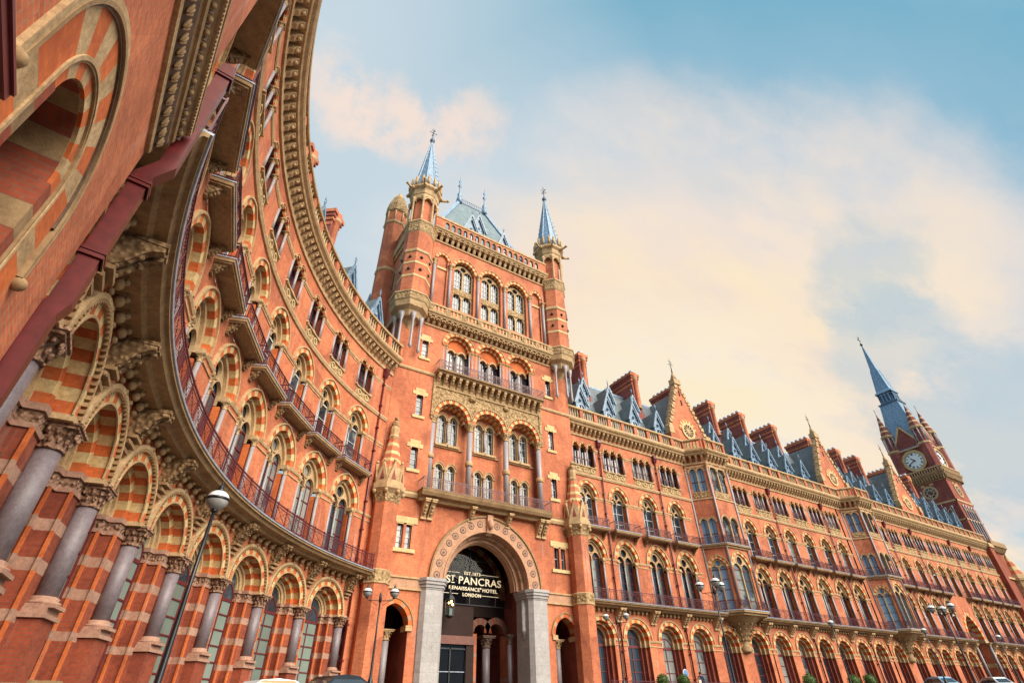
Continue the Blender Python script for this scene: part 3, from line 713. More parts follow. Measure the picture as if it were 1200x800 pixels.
# oriels
def oriel_part():
    W = [(-3.5, 0.), (-1.9, 2.1), (1.9, 2.1), (3.5, 0.)]
    mb, g, f, r, cor = MB(), MB(), MB(), MB(), MB(); cols = []
    for p, q in zip(W, W[1:]):
        L = hypot(q[0] - p[0], q[1] - p[1]); d = ((q[0] - p[0]) / L, (q[1] - p[1]) / L); nn = (-d[1], d[0]); h = L / 2
        fn = lambda u, n, z, p=p, d=d, nn=nn, h=h: (p[0] + d[0] * (u + h) + nn[0] * n, p[1] + d[1] * (u + h) + nn[1] * n, z)
        s, gg, ff, rr, cc = MB(), MB(), MB(), MB(), MB(); a = h - .42
        panel_arch(s, -h, h, 8.78, 15.5, 0, a, 8.78, 13.0, .3, 'brick'); order(s, 0, 13., a, .3, .32, .05, -.3, 15, POLY, 0.); hood(s, 0, 13., a + .32, .3, .08, .12, 0., 'stone', 18)
        jambs(s, 0, a - .1, .1, 8.78, 12.8, -.12, -.3, 'stone'); lancet_tracery(s, a, .3, 13., 8.78, -.12); s.box(-.07, .07, -.3, -.1, 8.78, 12.9, 'stone')
        gm = 'glass_painted_sky' if d[1] > .1 else 'glass'; glazing(ff, gg, a, .3, 13., 8.8, -.3, 'frame_red', gm, 3, 1, .06)  # left cant gets blue panes, reflected sky painted as base colour
        for z0, z1, zt, zb in ((15.7, 18.2, 21.2, 15.5), (22.05, 24.5, 27.3, 21.2)):
            w = a / 2
            for k in (-1, 1):
                panel_arch(s, min(0, k * h), max(0, k * h), zb, zt, k * (w + .02), w - .06, z0, z1, .15, 'brick'); order(s, k * (w + .02), z1, w - .06, .15, .14, .06, -.3, 9, ['stone'], 0.)
                hood(s, k * (w + .02), z1, w + .08, .15, .06, .1, 0., 'stone', 12)
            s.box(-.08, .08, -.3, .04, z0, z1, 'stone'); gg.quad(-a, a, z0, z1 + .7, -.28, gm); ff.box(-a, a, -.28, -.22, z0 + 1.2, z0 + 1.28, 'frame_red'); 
            for k in (-1, 1): ff.box(k * w - .03, k * w + .03, -.28, -.23, z0, z1 + .5, 'frame_red')
        s.quad(-a, a, 21.3, 22.0, .05, 'stone_carved'); s.box(-h, h, -.05, .1, 21.0, 21.18, 'stone'); s.box(-h + .06, h - .06, -.05, .08, 12.5, 12.75, 'stone') if False else None
        s.box(-h, h, -.1, .07, 25.15, 25.35, 'stone')
        railing(rr, -h - .15, h + .15, .42, 8.8, 9.7, .2, 'iron_red', 1.2, None); railing(rr, -h - .12, h + .12, .34, 15.72, 16.5, .2, 'iron_red', 1.2, None)
        cornice_run(cc, -h - .1, h + .1, .6, 5); balustrade_run(cc, -h - .05, h + .05, .45, .36, 5, 2.4)
        for x, y in ((s, mb), (gg, g), (ff, f), (rr, r), (cc, cor)): y.add(x, fn)
    def off(o): return [(-3.5 - o * 1.1, 0.), (-1.9 - o * .55, 2.1 + o), (1.9 + o * .55, 2.1 + o), (3.5 + o * 1.1, 0.)]
    mb.slab(off(.5), 8.52, 8.72, 'stone_brown'); mb.slab(off(.54), 8.72, 8.8, 'lead_flash'); mb.slab(off(.3), 8.3, 8.52, 'stone_brown')
    mb.slab(off(.42), 15.5, 15.66, 'stone_brown'); mb.slab(off(.46), 15.66, 15.72, 'lead_flash'); mb.slab(off(.2), 15.3, 15.5, 'stone')
    q = MB(); q.lathe(0, 0, [(.55, 5.0), (.7, 5.1), (.6, 5.2), (.75, 5.5), (.48, 5.6), (.58, 6.2), (.78, 6.8), (1.1, 7.3), (1.65, 7.8), (1.95, 8.0), (2.3, 8.3)], 16, 'stone_brown', True, 0, pi)
    mb.add(q, lambda u, n, z: (u * (1.15 if z > 5.7 else 1), n, z))
    for i in range(7):
        t = pi * (i + .5) / 7
        for k in range(4): mb.ball(cos(t) * (.62 + .3 * k) * 1.25, sin(t) * (.62 + .3 * k), 6.15 + .48 * k, .13, 'stone_brown', 5, 3)
    mb.slab([(-3.4, 0), (-1.85, 2.), (1.85, 2.), (3.4, 0)], 27.2, 27.32, 'stone_brown')
    for u, n in W: cols.append(T('shaft', column(u * 1.01, n + .06, 8.8, 25.4, .12, 'granite_pale', 'stone', .5, .3, 8, 5)))
    return T('oriel', mb, [T('glass', g), T('frame', f), T('railing', r), T('cornice', cor)] + cols)
repeat(oriel_part(), LONG, [(lp(x), 0) for x in ORI])
rf = MB(); rf.face([(33.4, -.5, 27.28), (142.6, -.5, 27.28), (142.6, -6.7, 38.2), (33.4, -6.7, 38.2)], 'slate'); rf.face([(33.4, -13., 27.28), (142.6, -13., 27.28), (142.6, -6.7, 38.2), (33.4, -6.7, 38.2)], 'slate'); rf.box(33.4, 142.6, -6.8, -6.6, 38.1, 38.4, 'lead', 10)
rf.face([(33.4, -.5, 27.27), (142.6, -.5, 27.27), (142.6, .6, 27.27), (33.4, .6, 27.27)], 'lead_dark')
rf.quad(33.4, 142.6, 1., 27.3, -13., 'brick_dark')
for X in (33.4, 142.6): rf.face([(X, -.5, 27.28), (X, -6.7, 38.2), (X, -13., 27.28)], 'brick')
build(rf, 'roof', LONG, lpw)
row1 = [37.6 + 4.5 * i for i in range(4)] + [63. + 4.34 * i for i in range(6)] + [98.6 + 4.4 * i for i in range(4)] + [123. + 4.2 * i for i in range(5)]
row2 = [39.9 + 4.5 * i for i in range(3)] + [65.2 + 4.34 * i for i in range(5)] + [100.8 + 4.4 * i for i in range(3)] + [125.1 + 4.2 * i for i in range(4)]
repeat(dormer(1.7, 4.9, 2.9), LONG, [(lp(x, -1.5, 28.8), 0) for x in row1]); repeat(dormer(1.5, 4.6, 2.7), LONG, [(lp(x, -3.3, 31.9), 0) for x in row2])
repeat(chimney(), LONG, [(lp(x, -4.4, 33.), 0) for x in (41.3, 51.3, 59.9, 68.6, 76.4, 85.4, 96.4, 106., 113.2, 126., 134.)])
repeat(gable(), LONG, [(lp(x, -.8), 0) for x in (56.3, 92.1, 117.6)])
repeat(downpipe(1.2, 25.6), LONG, [(lp(x), 0) for x in (38.1, 47.1, 69.6, 82.6, 101.3, 110.1, 124.9, 133.7)])

# ------------------------------------------------------------------ curved wing (u runs along the arc, R = wall radius)
CX, CY, R = 30.70, 11.60, 33.65
def bend(u, n, z):
    r = R - n; p = u / R; return (-r * cos(p), r * sin(p), z)
def bend_t(u, n, z):
    k = min(1, max(0, (math.degrees(u / R) + 5) / 42)); s = (1.02 + .3 * k) / 1.25
    return bend(u, n * s if n > 0 else n, z)
TB = 7.08; th0 = 50.9; NB = 9; THS = [th0 - TB * k for k in range(NB)]
RX, RY, RZ = CX - R * cos(radians(26)), CY + R * sin(radians(26)), .0
CURV = thing('curved_wing', 'curving red brick hotel wing with striped arches, granite columns and a long iron balcony', 'building', (RX, RY, RZ))
CLOC = (CX - RX, CY - RY, -RZ); rad = lambda t: radians(t) * R
w = MB(); hb = rad(TB / 2)
for i, t in enumerate(THS):
    c = rad(t); a, b = c - hb, c + hb
    if i == NB - 1: a = rad(-9.5)
    if i == 0: b = rad(57.5)
    panel_arch(w, a, b, 5.55, 8.05, c, 1.52, 5.55, 5.55, 0, 'brick', 0, 20)
    panel_arch(w, a, b, 8.05, 14.9, c, 1.36, 8.5, 12.62, .42, 'brick'); panel_arch(w, a, b, 14.9, 21., c, 1.14, 15.36, 18.75, .27, 'brick'); third_panel(w, c, a, b, 2)
w.quad(rad(54.4) + .55, rad(57.5), -.4, 5.6, 0., 'brick')
build(w, 'wall', CURV, bend, CLOC)
sp = [(CLOC, -radians(t)) for t in THS]
repeat(ground_window('arcade'), CURV, sp, bend); repeat(first_window(), CURV, sp, bend); repeat(second_window(), CURV, sp, bend); repeat(third_window(2), CURV, sp, bend)
repeat(small_balcony(1.78, .76), CURV, sp, bend)
p = MB(); GB = -.9
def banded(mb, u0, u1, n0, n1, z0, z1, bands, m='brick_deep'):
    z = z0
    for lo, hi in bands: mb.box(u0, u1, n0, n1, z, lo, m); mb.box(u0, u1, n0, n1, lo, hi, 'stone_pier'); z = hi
    mb.box(u0, u1, n0, n1, z, z1, m)
bands = ((1.95, 2.2), (3.05, 3.35), (4.0, 4.3))
hw2 = hb - 1.22; hw3 = hb - .92
for k, (hw, n0, n1) in enumerate(((hw3, -1.36, -1.06), (hw2, -1.06, -.5))):
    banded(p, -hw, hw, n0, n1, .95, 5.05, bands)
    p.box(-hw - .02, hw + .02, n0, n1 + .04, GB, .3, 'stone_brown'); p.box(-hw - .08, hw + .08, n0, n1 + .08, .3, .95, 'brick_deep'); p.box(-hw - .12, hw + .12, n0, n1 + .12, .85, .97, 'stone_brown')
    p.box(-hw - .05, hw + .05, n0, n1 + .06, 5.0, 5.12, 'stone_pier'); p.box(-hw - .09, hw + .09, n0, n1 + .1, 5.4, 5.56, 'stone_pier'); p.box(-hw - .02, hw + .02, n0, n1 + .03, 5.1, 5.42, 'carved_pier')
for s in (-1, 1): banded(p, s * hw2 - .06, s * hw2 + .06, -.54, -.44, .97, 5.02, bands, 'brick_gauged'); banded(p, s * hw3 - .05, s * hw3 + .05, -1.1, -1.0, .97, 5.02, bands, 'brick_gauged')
p.box(-.46, .46, -.5, .12, .75, 2.08, 'brick_deep'); p.box(-.54, .54, -.5, .2, 2.08, 2.18, 'stone_pier'); p.box(-.48, .48, -.5, .14, 2.18, 2.32, 'stone_pier'); p.box(-.62, .62, -.5, .28, .55, .75, 'stone_brown'); p.box(-.66, .66, -.5, .34, -.1, .55, 'stone_pier'); p.box(-.8, .8, -.5, .46, GB, -.1, 'stone_brown')
p.box(-.6, .6, -.52, .14, 5.42, 5.56, 'stone')
gc = column(0, -.16, 2.32, 5.46, .265, 'granite', 'carved_pier', .6, .28, 20, 12, 1.58)
msk = [(CLOC, -radians(t + TB / 2)) for t in THS] 
squash(p)
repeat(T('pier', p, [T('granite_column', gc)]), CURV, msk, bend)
back = MB(); back.quad(rad(-6), rad(57.5), GB, 5.6, -1.5, 'brick_dark') if False else None
# balcony
bal, rl, st, cor, par, lump = MB(), MB(), MB(), MB(), MB(), MB()
U0, U1 = rad(-7.7), rad(56.2)
balcony_run(bal, None, U0, U1, [], .5)
for i in range(NB):
    a = rad(THS[-1] - TB / 2 + TB * i); 
    for j in range(1, 6):
        u = a + 2 * hb * j / 6
        if U0 < u < U1:
            bal.ball(u, .2, 7.84, .15, 'stone_brown', 7, 5, 1.15); bal.box(u - .12, u + .12, 0, .36, 7.95, 8.02, 'stone_brown'); bal.ball(u, .12, 7.58, .10, 'stone_brown', 6, 4); bal.ball(u, .33, 7.93, .1, 'stone_brown', 6, 4)
railing(rl, U0, U1, 1.14, 8.53, 9.55, .15, 'iron_red', 1.2, .4); rail_end(rl, U0, 0, 1.14, 8.53, 9.55)
build(bal, 'balcony_floor', CURV, bend_t, CLOC); build(rl, 'balcony_railing', CURV, bend_t, CLOC)
b1 = MB()
for s in (-.17, .17):
    bracket(b1, s, 8.04, 1.1, .92, .2, 'carved_brown')
for k in range(3): b1.box(-.3 + .03 * k, .3 - .03 * k, 0, .34 - .1 * k, 7.0 - .2 * k, 7.1 - .2 * k, 'stone_brown')
repeat(T('bracket', b1), CURV, msk, bend)
A0, A1 = rad(-9.), rad(57.2)
run_mould(st, A0, A1, [(0, 20.85), (.1, 20.85), (.18, 21.05), (.16, 21.16), (0, 21.2)], 'stone', .6)
def hol(w): return sorted((rad(t) - w, rad(t) + w) for t in THS)
def bandc(z0, z1, n, wd):
    x = A0
    for a, b in hol(wd) + [(A1, A1)]:
        if a > x: run_mould(st, x, a, [(0, z1 - .2), (n * .6, z1 - .18), (n, z1 - .08), (n * 1.1, z1), (0, z1)], 'stone', .6); run_mould(st, x, a, [(0, z0), (n * .6, z0), (n * .6, z0 + .07), (0, z0 + .09)], 'stone', .6)
        x = b
bandc(12.12, 12.62, .1, 1.42); bandc(18.38, 18.74, .08, 1.18); bandc(23.95, 24.3, .08, 1.14)
build(st, 'string_course', CURV, bend, CLOC)
cornice_run(cor, A0, A1, .62, .6); balustrade_run(par, A0, A1, .62, .36, .6, 2.08)
build(cor, 'cornice', CURV, bend, CLOC); build(par, 'balustrade', CURV, bend, CLOC)
rf = MB()
for i in range(24):
    a = A0 + (A1 - A0) * i / 24; b = A0 + (A1 - A0) * (i + 1) / 24
    rf.face([(a, -.5, 27.28), (b, -.5, 27.28), (b, -6.3, 36.5), (a, -6.3, 36.5)], 'slate'); rf.face([(a, .6, 27.27), (b, .6, 27.27), (b, -.5, 27.27), (a, -.5, 27.27)], 'lead_dark'); rf.face([(a, -12, 27.28), (b, -12, 27.28), (b, -6.3, 36.5), (a, -6.3, 36.5)], 'slate'); rf.quad(a, b, -.9, 27.3, -12., 'brick_dark')
build(rf, 'roof', CURV, bend, CLOC)
repeat(dormer(1.7, 4.9, 2.9), CURV, [(CLOC, -radians(t)) for t in (6., 16., 33.5, 44.8, 52.6)], lambda u, n, z: bend(u, n - .9, z + 28.4))
repeat(chimney(3.4, 1.2, 8.), CURV, [(CLOC, -radians(t)) for t in (29., 39.5)], lambda u, n, z: bend(u, n - 1.6, z + 29.))
repeat(downpipe(-.4, 25.6), CURV, [(CLOC, -radians(55.2))], bend)

# ------------------------------------------------------------------ gate tower
TX, TD = 23.05, 40.
TOW = thing('gate_tower', 'tall red brick gate tower with pointed entrance arch, stacked arcades and two lead spired turrets', 'building', (TX, TD, 1.))
def tp(u=0, n=0, z=0): return (u, -n, z - 1.)
def tb(mb, name, kids=(), loc=None): return make(T(name, mb, kids), TOW, straight, loc or tp())
w = MB(); st = MB(); gl = MB(); fr = MB()
panel_arch(w, -6.3, 6.3, .6, 14.75, 0, 4.3, .6, 8.6, .26, 'brick', 0, 32)
for s in (-1, 1):
    st = MB(); a, b = sorted((s * 6.3, s * 10.4)); panel_arch(w, a, b, .6, 7.75, s * 7.85, 1.15, .6, 5.35, .3, 'brick')
    tw = [(s * 7.75 - .62, s * 7.75 - .1, 10.65, 12.5), (s * 7.75 + .1, s * 7.75 + .62, 10.65, 12.5)]
    panel_rects(w, a, b, 7.75, 14.75, tw, 'brick', 0, .4, 'brick_dark')
    a, b = sorted((s * 6.15, s * 10.4)); sm = [(s * 7.6 - .33, s * 7.6 + .33, z0, z1) for z0, z1 in ((17.2, 19.2), (22.35, 24.5), (28.8, 30.85))]
    panel_rects(w, a, b, 14.75, 36., sm, 'brick', 0, .35, 'brick_dark')
    for r in tw + sm:
        g = MB(); g.quad(r[0], r[1], r[2], r[3], -.3, 'glass'); f = MB(); um = (r[0] + r[1]) / 2
        f.box(r[0], r[1], -.3, -.25, (r[2] + r[3]) / 2 - .03, (r[2] + r[3]) / 2 + .03, 'frame_white'); f.box(r[0], r[0] + .05, -.3, -.25, r[2], r[3], 'frame_white'); f.box(r[1] - .05, r[1], -.3, -.25, r[2], r[3], 'frame_white')
        for z in (.25, .75): f.box(r[0], r[1], -.3, -.26, r[2] + (r[3] - r[2]) * z - .012, r[2] + (r[3] - r[2]) * z + .012, 'black_iron')
        if r in sm:
            h = MB(); h.box(um - .75, um + .75, 0, .07, r[3], r[3] + .38, 'stone_pale'); h.box(um - .5, um + .5, 0, .075, r[3] + .38, r[3] + .7, 'stone_pale'); h.box(um - .6, um + .6, 0, .12, r[2] - .28, r[2], 'stone_pale')
            for q in (-1, 1): h.prism([(0, r[3]), (.065, r[3]), (.065, r[3] - .16)], um + q * .36 - .05, um + q * .36 + .05, 'stone_pale')
            tb(h, 'window', [T('glass', g), T('frame', f)])
        else:
            h = MB(); h.box(r[0] - .12, r[1] + .12, 0, .05, r[3] - .0, r[3] + .12, 'stone_pale'); tb(h, 'window', [T('glass', g), T('frame', f)])
    st.box(s * 7.75 - 1.05, s * 7.75 + 1.05, 0, .08, 12.6, 13.1, 'stone_pale'); st.box(s * 7.75 - 1.0, s * 7.75 + 1.0, 0, .14, 10.35, 10.63, 'stone_pale'); st.box(s * 7.75 - .11, s * 7.75 + .11, -.2, .05, 10.63, 12.6, 'brick')
    a, b = sorted((s * 5.9, s * 8.8)); st.box(a, b, 0, .1, 7.8, 8.5, 'stone_red'); st.box(a, b, 0, .16, 7.7, 7.82, 'stone'); st.box(a, b, 0, .2, 8.5, 8.62, 'stone')
    a, b = sorted((s * 6.5, s * 8.8)); run_mould(st, a, b, [(0, 14.7), (.16, 14.7), (.24, 14.95), (.16, 15.15), (.24, 15.25), (0, 15.3)], 'stone', 5)
    a, b = sorted((s * 6.2, s * 10.42)); run_mould(st, a, b, [(0, 26.95), (.1, 26.95), (.16, 27.1), (.1, 27.25), (0, 27.25)], 'stone', 5)
    tb(st, 'string_course'); st = MB()
    # side arch: striped ring, a shaft, and a back sheet coloured near-black as shade
    e = MB(); order(e, s * 7.85, 5.35, 1.15, .3, .32, .06, -.9, 13, ['brick_gauged', 'brick_gauged', 'stone_red'], 0.); hood(e, s * 7.85, 5.35, 1.47, .3, .07, .12, 0., 'stone_brown', 18)
    jambs(e, s * 7.85, 1.15, .02, .6, 5.35, .004, -3.5, 'brick_deep'); e.quad(s * 7.85 - 1.3, s * 7.85 + 1.3, .6, 7.2, -3.5, 'recess_shade')
    for q in (-1, 1): e.box(s * 7.85 + q * 1.2 - .25, s * 7.85 + q * 1.2 + .25, -.9, .12, 5.0, 5.36, 'stone')
    tb(e, 'side_arch', [T('shaft', column(s * 7.85 + .1, -1.5, .6, 5.2, .26, 'granite_pale', 'stone', .7, .3))])
# recessed middle with paired windows
for k in (-1, 0, 1):
    c = 4.08 * k; a, b = c - 2.04, c + 2.04
    if k: a, b = (a - .05, b) if k < 0 else (a, b + .05)
    for z0, z1, zb, zt, zs, aw in ((14.75, 19.7, 15.5, 0, 18.15, .40), (19.7, 27.4, 20.6, 0, 23.1, .44)):
        for q in (-1, 1):
            u0, u1 = (a, c) if q < 0 else (c, b); cu = c + q * .62
            panel_arch(w, u0, u1, z0, z1, cu, aw, zb, zs, .14, 'brick', -1.1, 12)
            m_, g_, f_ = MB(), MB(), MB()
            order(m_, cu, zs, aw, .14, .16, -1.0, -1.4, 9, ['stone'], -1.1); hood(m_, cu, zs, aw + .16, .14, .06, -.93, -1.1, 'stone', 12); jambs(m_, cu, aw, .1, zb, zs, -1.05, -1.4, 'stone'); m_.box(cu - .66, cu + .66, -1.1, -.8, zb - .2, zb, 'stone')
            glazing(f_, g_, aw, .14, zs, zb, -1.4, 'frame_white', 'glass', 2, 1, .05)
            f2 = T('frame', f_); g2 = MB(); g2.add(g_, lambda u, n, z, cu=cu: (u + cu, n, z)); f3 = MB(); f3.add(f_, lambda u, n, z, cu=cu: (u + cu, n, z))
            tb(m_, 'window', [T('glass', g2), T('frame', f3), T('shaft', column(cu - q * .62, -.95, zb, zs, .1, 'granite_pale', 'stone', .4, .2, 8, 5))] if q < 0 else [T('glass', g2), T('frame', f3)])
        st.box(c - 1.7, c + 1.7, -1.1, -.95, zb - .32, zb - .18, 'stone')
    panel_arch(w, a, b, 22.85, 27.2, c, 1.6, 22.85, 22.9, .0, 'stone_carved', 0., 20)
    e = MB(); order(e, c, 22.9, 1.6, 0, .44, .06, -.45, 17, POLY, 0.); order(e, c, 22.9, 1.42, 0, .18, -.45, -1.1, 17, POLY[::-1]); hood(e, c, 22.9, 2.04, 0, .08, .13, 0., 'stone', 22, 26, 'stone_brown'); 
    for q in (-1, 1): rs = MB(); rs.ball(c + q * 1.9, .04, 25.6, .3, 'stone_carved', 12, 6); tb(rs, 'roundel') if q * k < 1 and (k < 1 or q > 0) else None
    tb(e, 'arch')
for s in (-1, 1):
    u = s * 6.13
    w.face([(u, 0, 14.75), (u, -1.1, 14.75), (u, -1.1, 27.4), (u, 0, 27.4)], 'brick')
for i, u in enumerate((-6.02, -2.04, 2.04, 6.02)):
    c = MB(); c.add(column(u, -.22, 15.3, 22.88, .27, 'granite_pale', 'stone', .8, .4, 16, 9, 1.5), lambda a, b, z: (a, b, z)); c.lathe(u, -.22, [(.34, 18.6), (.38, 18.7), (.38, 18.95), (.34, 19.05)], 14, 'stone')
    tb(c, 'column')
# lower balcony
b = MB(); run_mould(b, -6.95, 6.35, [(0, 14.5), (.5, 14.5), (.6, 14.75), (1.0, 14.85), (1.15, 15.1), (1.2, 15.3), (0, 15.3)], 'stone_brown', 4); b.box(-7., 6.4, -1.1, 1.22, 15.3, 15.36, 'stone_brown')
r = MB(); railing(r, -6.9, 6.3, 1.1, 15.36, 16.35, .13, 'iron_red', 1.3, 4)
for u in (-6.9, 6.3): rail_end(r, u, 0, 1.1, 15.36, 16.35)
kb = []
for u in (-6.3, -5.7, -1.9, 1.9, 5.3, 5.9): q = MB(); bracket(q, u, 14.6, 1.35 if abs(u) > 4 else 1., 1., .42, 'stone'); kb.append(T('bracket', q))
tb(b, 'balcony', [T('railing', r)] + kb)
# upper balcony on corbels
b = MB(); run_mould(b, -6.3, 6.3, [(0, 27.2), (.75, 27.2), (.85, 27.35), (1.0, 27.4), (1.0, 27.55), (0, 27.55)], 'stone_brown', 4); run_mould(b, -6.3, 6.3, [(0, 25.95), (.1, 25.95), (.14, 26.1), (0, 26.15)], 'stone', 4)
for i in range(17): u = -6. + 12. * i / 16; b.prism([(0, 27.2), (.78, 27.2), (.72, 26.95), (.5, 26.75), (.4, 26.5), (.2, 26.35), (.12, 26.15), (0, 26.15)], u - .15, u + .15, 'stone'); b.ball(u, .55, 26.75, .14, 'stone', 5, 3)
for s in (-1, 1): b.box(s * 6.25 - .15, s * 6.25 + .15, 0, .12, 22.4, 27.2, 'stone_carved')
r = MB(); railing(r, -6.25, 6.25, .92, 27.55, 28.6, .13, 'iron_red', 1.3, 4)
for u in (-6.25, 6.25): rail_end(r, u, 0, .92, 27.55, 28.6)
tb(b, 'balcony', [T('railing', r)])
# three round arches above
for k in (-1, 0, 1):
    c = 3.85 * k; a, b = (c - 1.925, c + 1.925); 
    if k: a, b = (-6.15, b) if k < 0 else (a, 6.15)
    panel_arch(w, a, b, 27.2, 36., c, 1.5, 27.5, 31.25, 0, 'brick', 0., 20)
    e, g, f = MB(), MB(), MB(); order(e, c, 31.25, 1.5, 0, .4, .06, -.5, 17, POLY, 0.); hood(e, c, 31.25, 1.9, 0, .07, .13, 0., 'stone', 20); order(e, c, 31.25, 1.25, 0, .25, -.3, -.6, 15, POLY[::-1]); jambs(e, c, 1.5, .02, 27.5, 31.25, .004, -.6, 'brick')
    for q in (-1, 1):
        cu = c + q * .62; panel_arch(e, min(c, c + q * 1.5), max(c, c + q * 1.5), 27.5, 32.8, cu, .45, 27.5, 30.5, .1, 'stone', -.55, 10) if False else None
        order(e, cu, 30.6, .42, .12, .16, -.45, -.8, 9, ['stone'], -.6)
    P = [(c + x, 31.25 + z) for x, z in arch(1.26, 0, 16)]
    e.face([(x, -.60, z) for x, z in P] + [(c + 1.26, -.60, 31.0), (c - 1.26, -.60, 31.0)], 'brick_gauged')
    g.quad(c - 1.5, c + 1.5, 27.5, 31.2, -.8, 'glass'); 
    for u in (-1.2, -.62, 0, .62, 1.2): f.box(c + u - .04, c + u + .04, -.8, -.74, 27.5, 31, 'frame_red')
    f.box(c - 1.5, c + 1.5, -.8, -.75, 29.2, 29.3, 'frame_red')
    tb(e, 'window', [T('glass', g), T('frame', f)] + [T('shaft', column(c + u, -.1 if abs(u) > 1 else -.4, 27.55, 31.2 if abs(u) > 1 else 30.8, .11, 'granite_pale', 'stone', .45, .25, 10, 6)) for u in (-1.72, -1.35, 0, 1.35, 1.72)])
# middle cornice and pierced parapet
def deep_cornice(mb, u0, u1, z0, z1, d, step):
    h = z1 - z0; run_mould(mb, u0, u1, [(0, z0), (.12, z0), (.16, z0 + .15), (0, z0 + .2)], 'stone', 5)
    k = int((u1 - u0) / step)
    for i in range(k):
        u = u0 + (u1 - u0) * (i + .5) / k
        mb.prism([(0, z1 - .45), (d * .75, z1 - .45), (d * .75, z1 - .62), (d * .45, z1 - h * .55), (d * .3, z1 - h * .75), (.1, z0 + .2), (0, z0 + .2)], u - step * .24, u + step * .24, 'stone')
    for i in range(k): 
        u = u0 + (u1 - u0) * i / k; order(mb, u + (u1 - u0) / k / 2 * 0 , z1 - .85, step * .26, 0, .08, d * .7, 0, 5, ['stone'], 0) if i else None
    run_mould(mb, u0, u1, [(0, z1 - .45), (d * .8, z1 - .45), (d * .86, z1 - .3), (d, z1 - .2), (d * 1.05, z1), (0, z1)], 'stone', 5)
c = MB(); deep_cornice(c, -8., 8., 32.9, 34.3, 1., .62)
c.box(-7.9, 7.9, .78, .95, 34.3, 34.5, 'stone'); c.box(-7.9, 7.9, .74, 1., 35.1, 35.28, 'stone')
for i in range(36): u = -7.8 + 15.6 * i / 35; c.box(u - .1, u + .1, .8, .93, 34.5, 35.1, 'stone')
for i in range(9): u = -7.7 + 15.4 * i / 8; c.box(u - .26, u + .26, .74, .98, 34.4, 35.2, 'stone_carved')
tb(c, 'cornice')
# upper stage
for k in (-1, 0, 1):
    cc = 3.68 * k; a, b = cc - 1.84, cc + 1.84; panel_arch(w, a, b, 36., 46., cc, 1.34, 36.3, 42.45, .08, 'brick', 0, 20)
    e, g, f, t = MB(), MB(), MB(), MB(); order(e, cc, 42.45, 1.34, .08, .40, .07, -.5, 17, POLY, 0.); hood(e, cc, 42.45, 1.74, .08, .07, .14, 0., 'stone', 20); jambs(e, cc, 1.34, .02, 36.3, 42.45, .004, -.7, 'brick')
    q = MB(); lancet_tracery(q, 1.3, .08, 42.3, 39.8, -.45, 'stone'); t.add(q, lambda u, n, z, cc=cc: (u + cc, n, z)); t.box(cc - 1.3, cc + 1.3, -.6, -.3, 38.9, 39.75, 'stone_carved'); t.box(cc - .1, cc + .1, -.6, -.38, 36.5, 42.3, 'stone'); t.box(cc - 1.3, cc + 1.3, -.6, -.25, 36.2, 36.6, 'stone')
    for q2 in (-1, 1): order(t, cc + q2 * .66, 38.4, .5, .1, .12, -.36, -.6, 9, ['stone'], -.6); t.box(cc + q2 * 1.25 - .06, cc + q2 * 1.25 + .06, -.6, -.38, 36.5, 42.3, 'stone')
    gl2 = [(cc + x, 42.3 + z) for x, z in arch(1.3, .08, 14)]; g.face([(x, -.66, z) for x, z in gl2] + [(cc + 1.3, -.66, 36.3), (cc - 1.3, -.66, 36.3)], 'glass')
    for u in (-.98, -.66, -.34, .34, .66, .98): f.box(cc + u - .025, cc + u + .025, -.65, -.6, 36.4, 42.9, 'frame_white')
    for z in (40.5, 41.2, 41.9, 37.6): f.box(cc - 1.3, cc + 1.3, -.65, -.61, z, z + .05, 'frame_white')
    tb(e, 'window', [T('tracery', t), T('glass', g), T('frame', f)])
for s in (-1, 1):
    cu = s * 6.55; a, b = sorted((s * 5.52, s * 7.9)); panel_arch(w, a, b, 36., 46., cu, .62, 36.3, 43., .2, 'brick', 0, 12); w.quad(cu - .7, cu + .7, 36.2, 44.2, -.22, 'brick')
    e = MB(); order(e, cu, 43., .62, .2, .34, .07, -.22, 11, POLY, 0.); hood(e, cu, 43., .96, .2, .06, .13, 0., 'stone', 14); e.box(cu - .62, cu + .62, -.22, -.1, 41.6, 41.9, 'stone_pale'); tb(e, 'blind_arch')
for u in (-7.55, -5.52, -1.84, 1.84, 5.52, 7.55): tb(column(u, .12, 35.3, 42.45, .17, 'granite_pale', 'stone', .75, .4, 12, 8, 1.6), 'column')
c = MB(); deep_cornice(c, -8.2, 8.2, 45.6, 47.3, .9, .72); tb(c, 'cornice')
pp = MB(); nA = 17
pp.box(-8.1, -7.0, .3, .6, 47.3, 49.1, 'brick'); pp.box(7.0, 8.1, .3, .6, 47.3, 49.1, 'brick'); pp.box(-8.1, 8.1, .25, .68, 49.1, 49.4, 'stone')
for i in range(nA):
    u = -7. + 14. * (i + .5) / nA; hwd = 7. / nA; panel_arch(pp, u - hwd, u + hwd, 47.3, 49.1, u, .26, 47.45, 48.55, .03, 'brick', .6, 8); panel_arch(pp, u - hwd, u + hwd, 47.3, 49.1, u, .26, 47.45, 48.55, .03, 'brick', .3, 8); order(pp, u, 48.55, .26, .03, .07, .63, .3, 6, ['stone'], .6)
    for q in (-1, 1): pp.face([(u + q * .26, .3, 47.45), (u + q * .26, .6, 47.45), (u + q * .26, .6, 48.55), (u + q * .26, .3, 48.55)], 'brick_deep')
tb(pp, 'parapet')
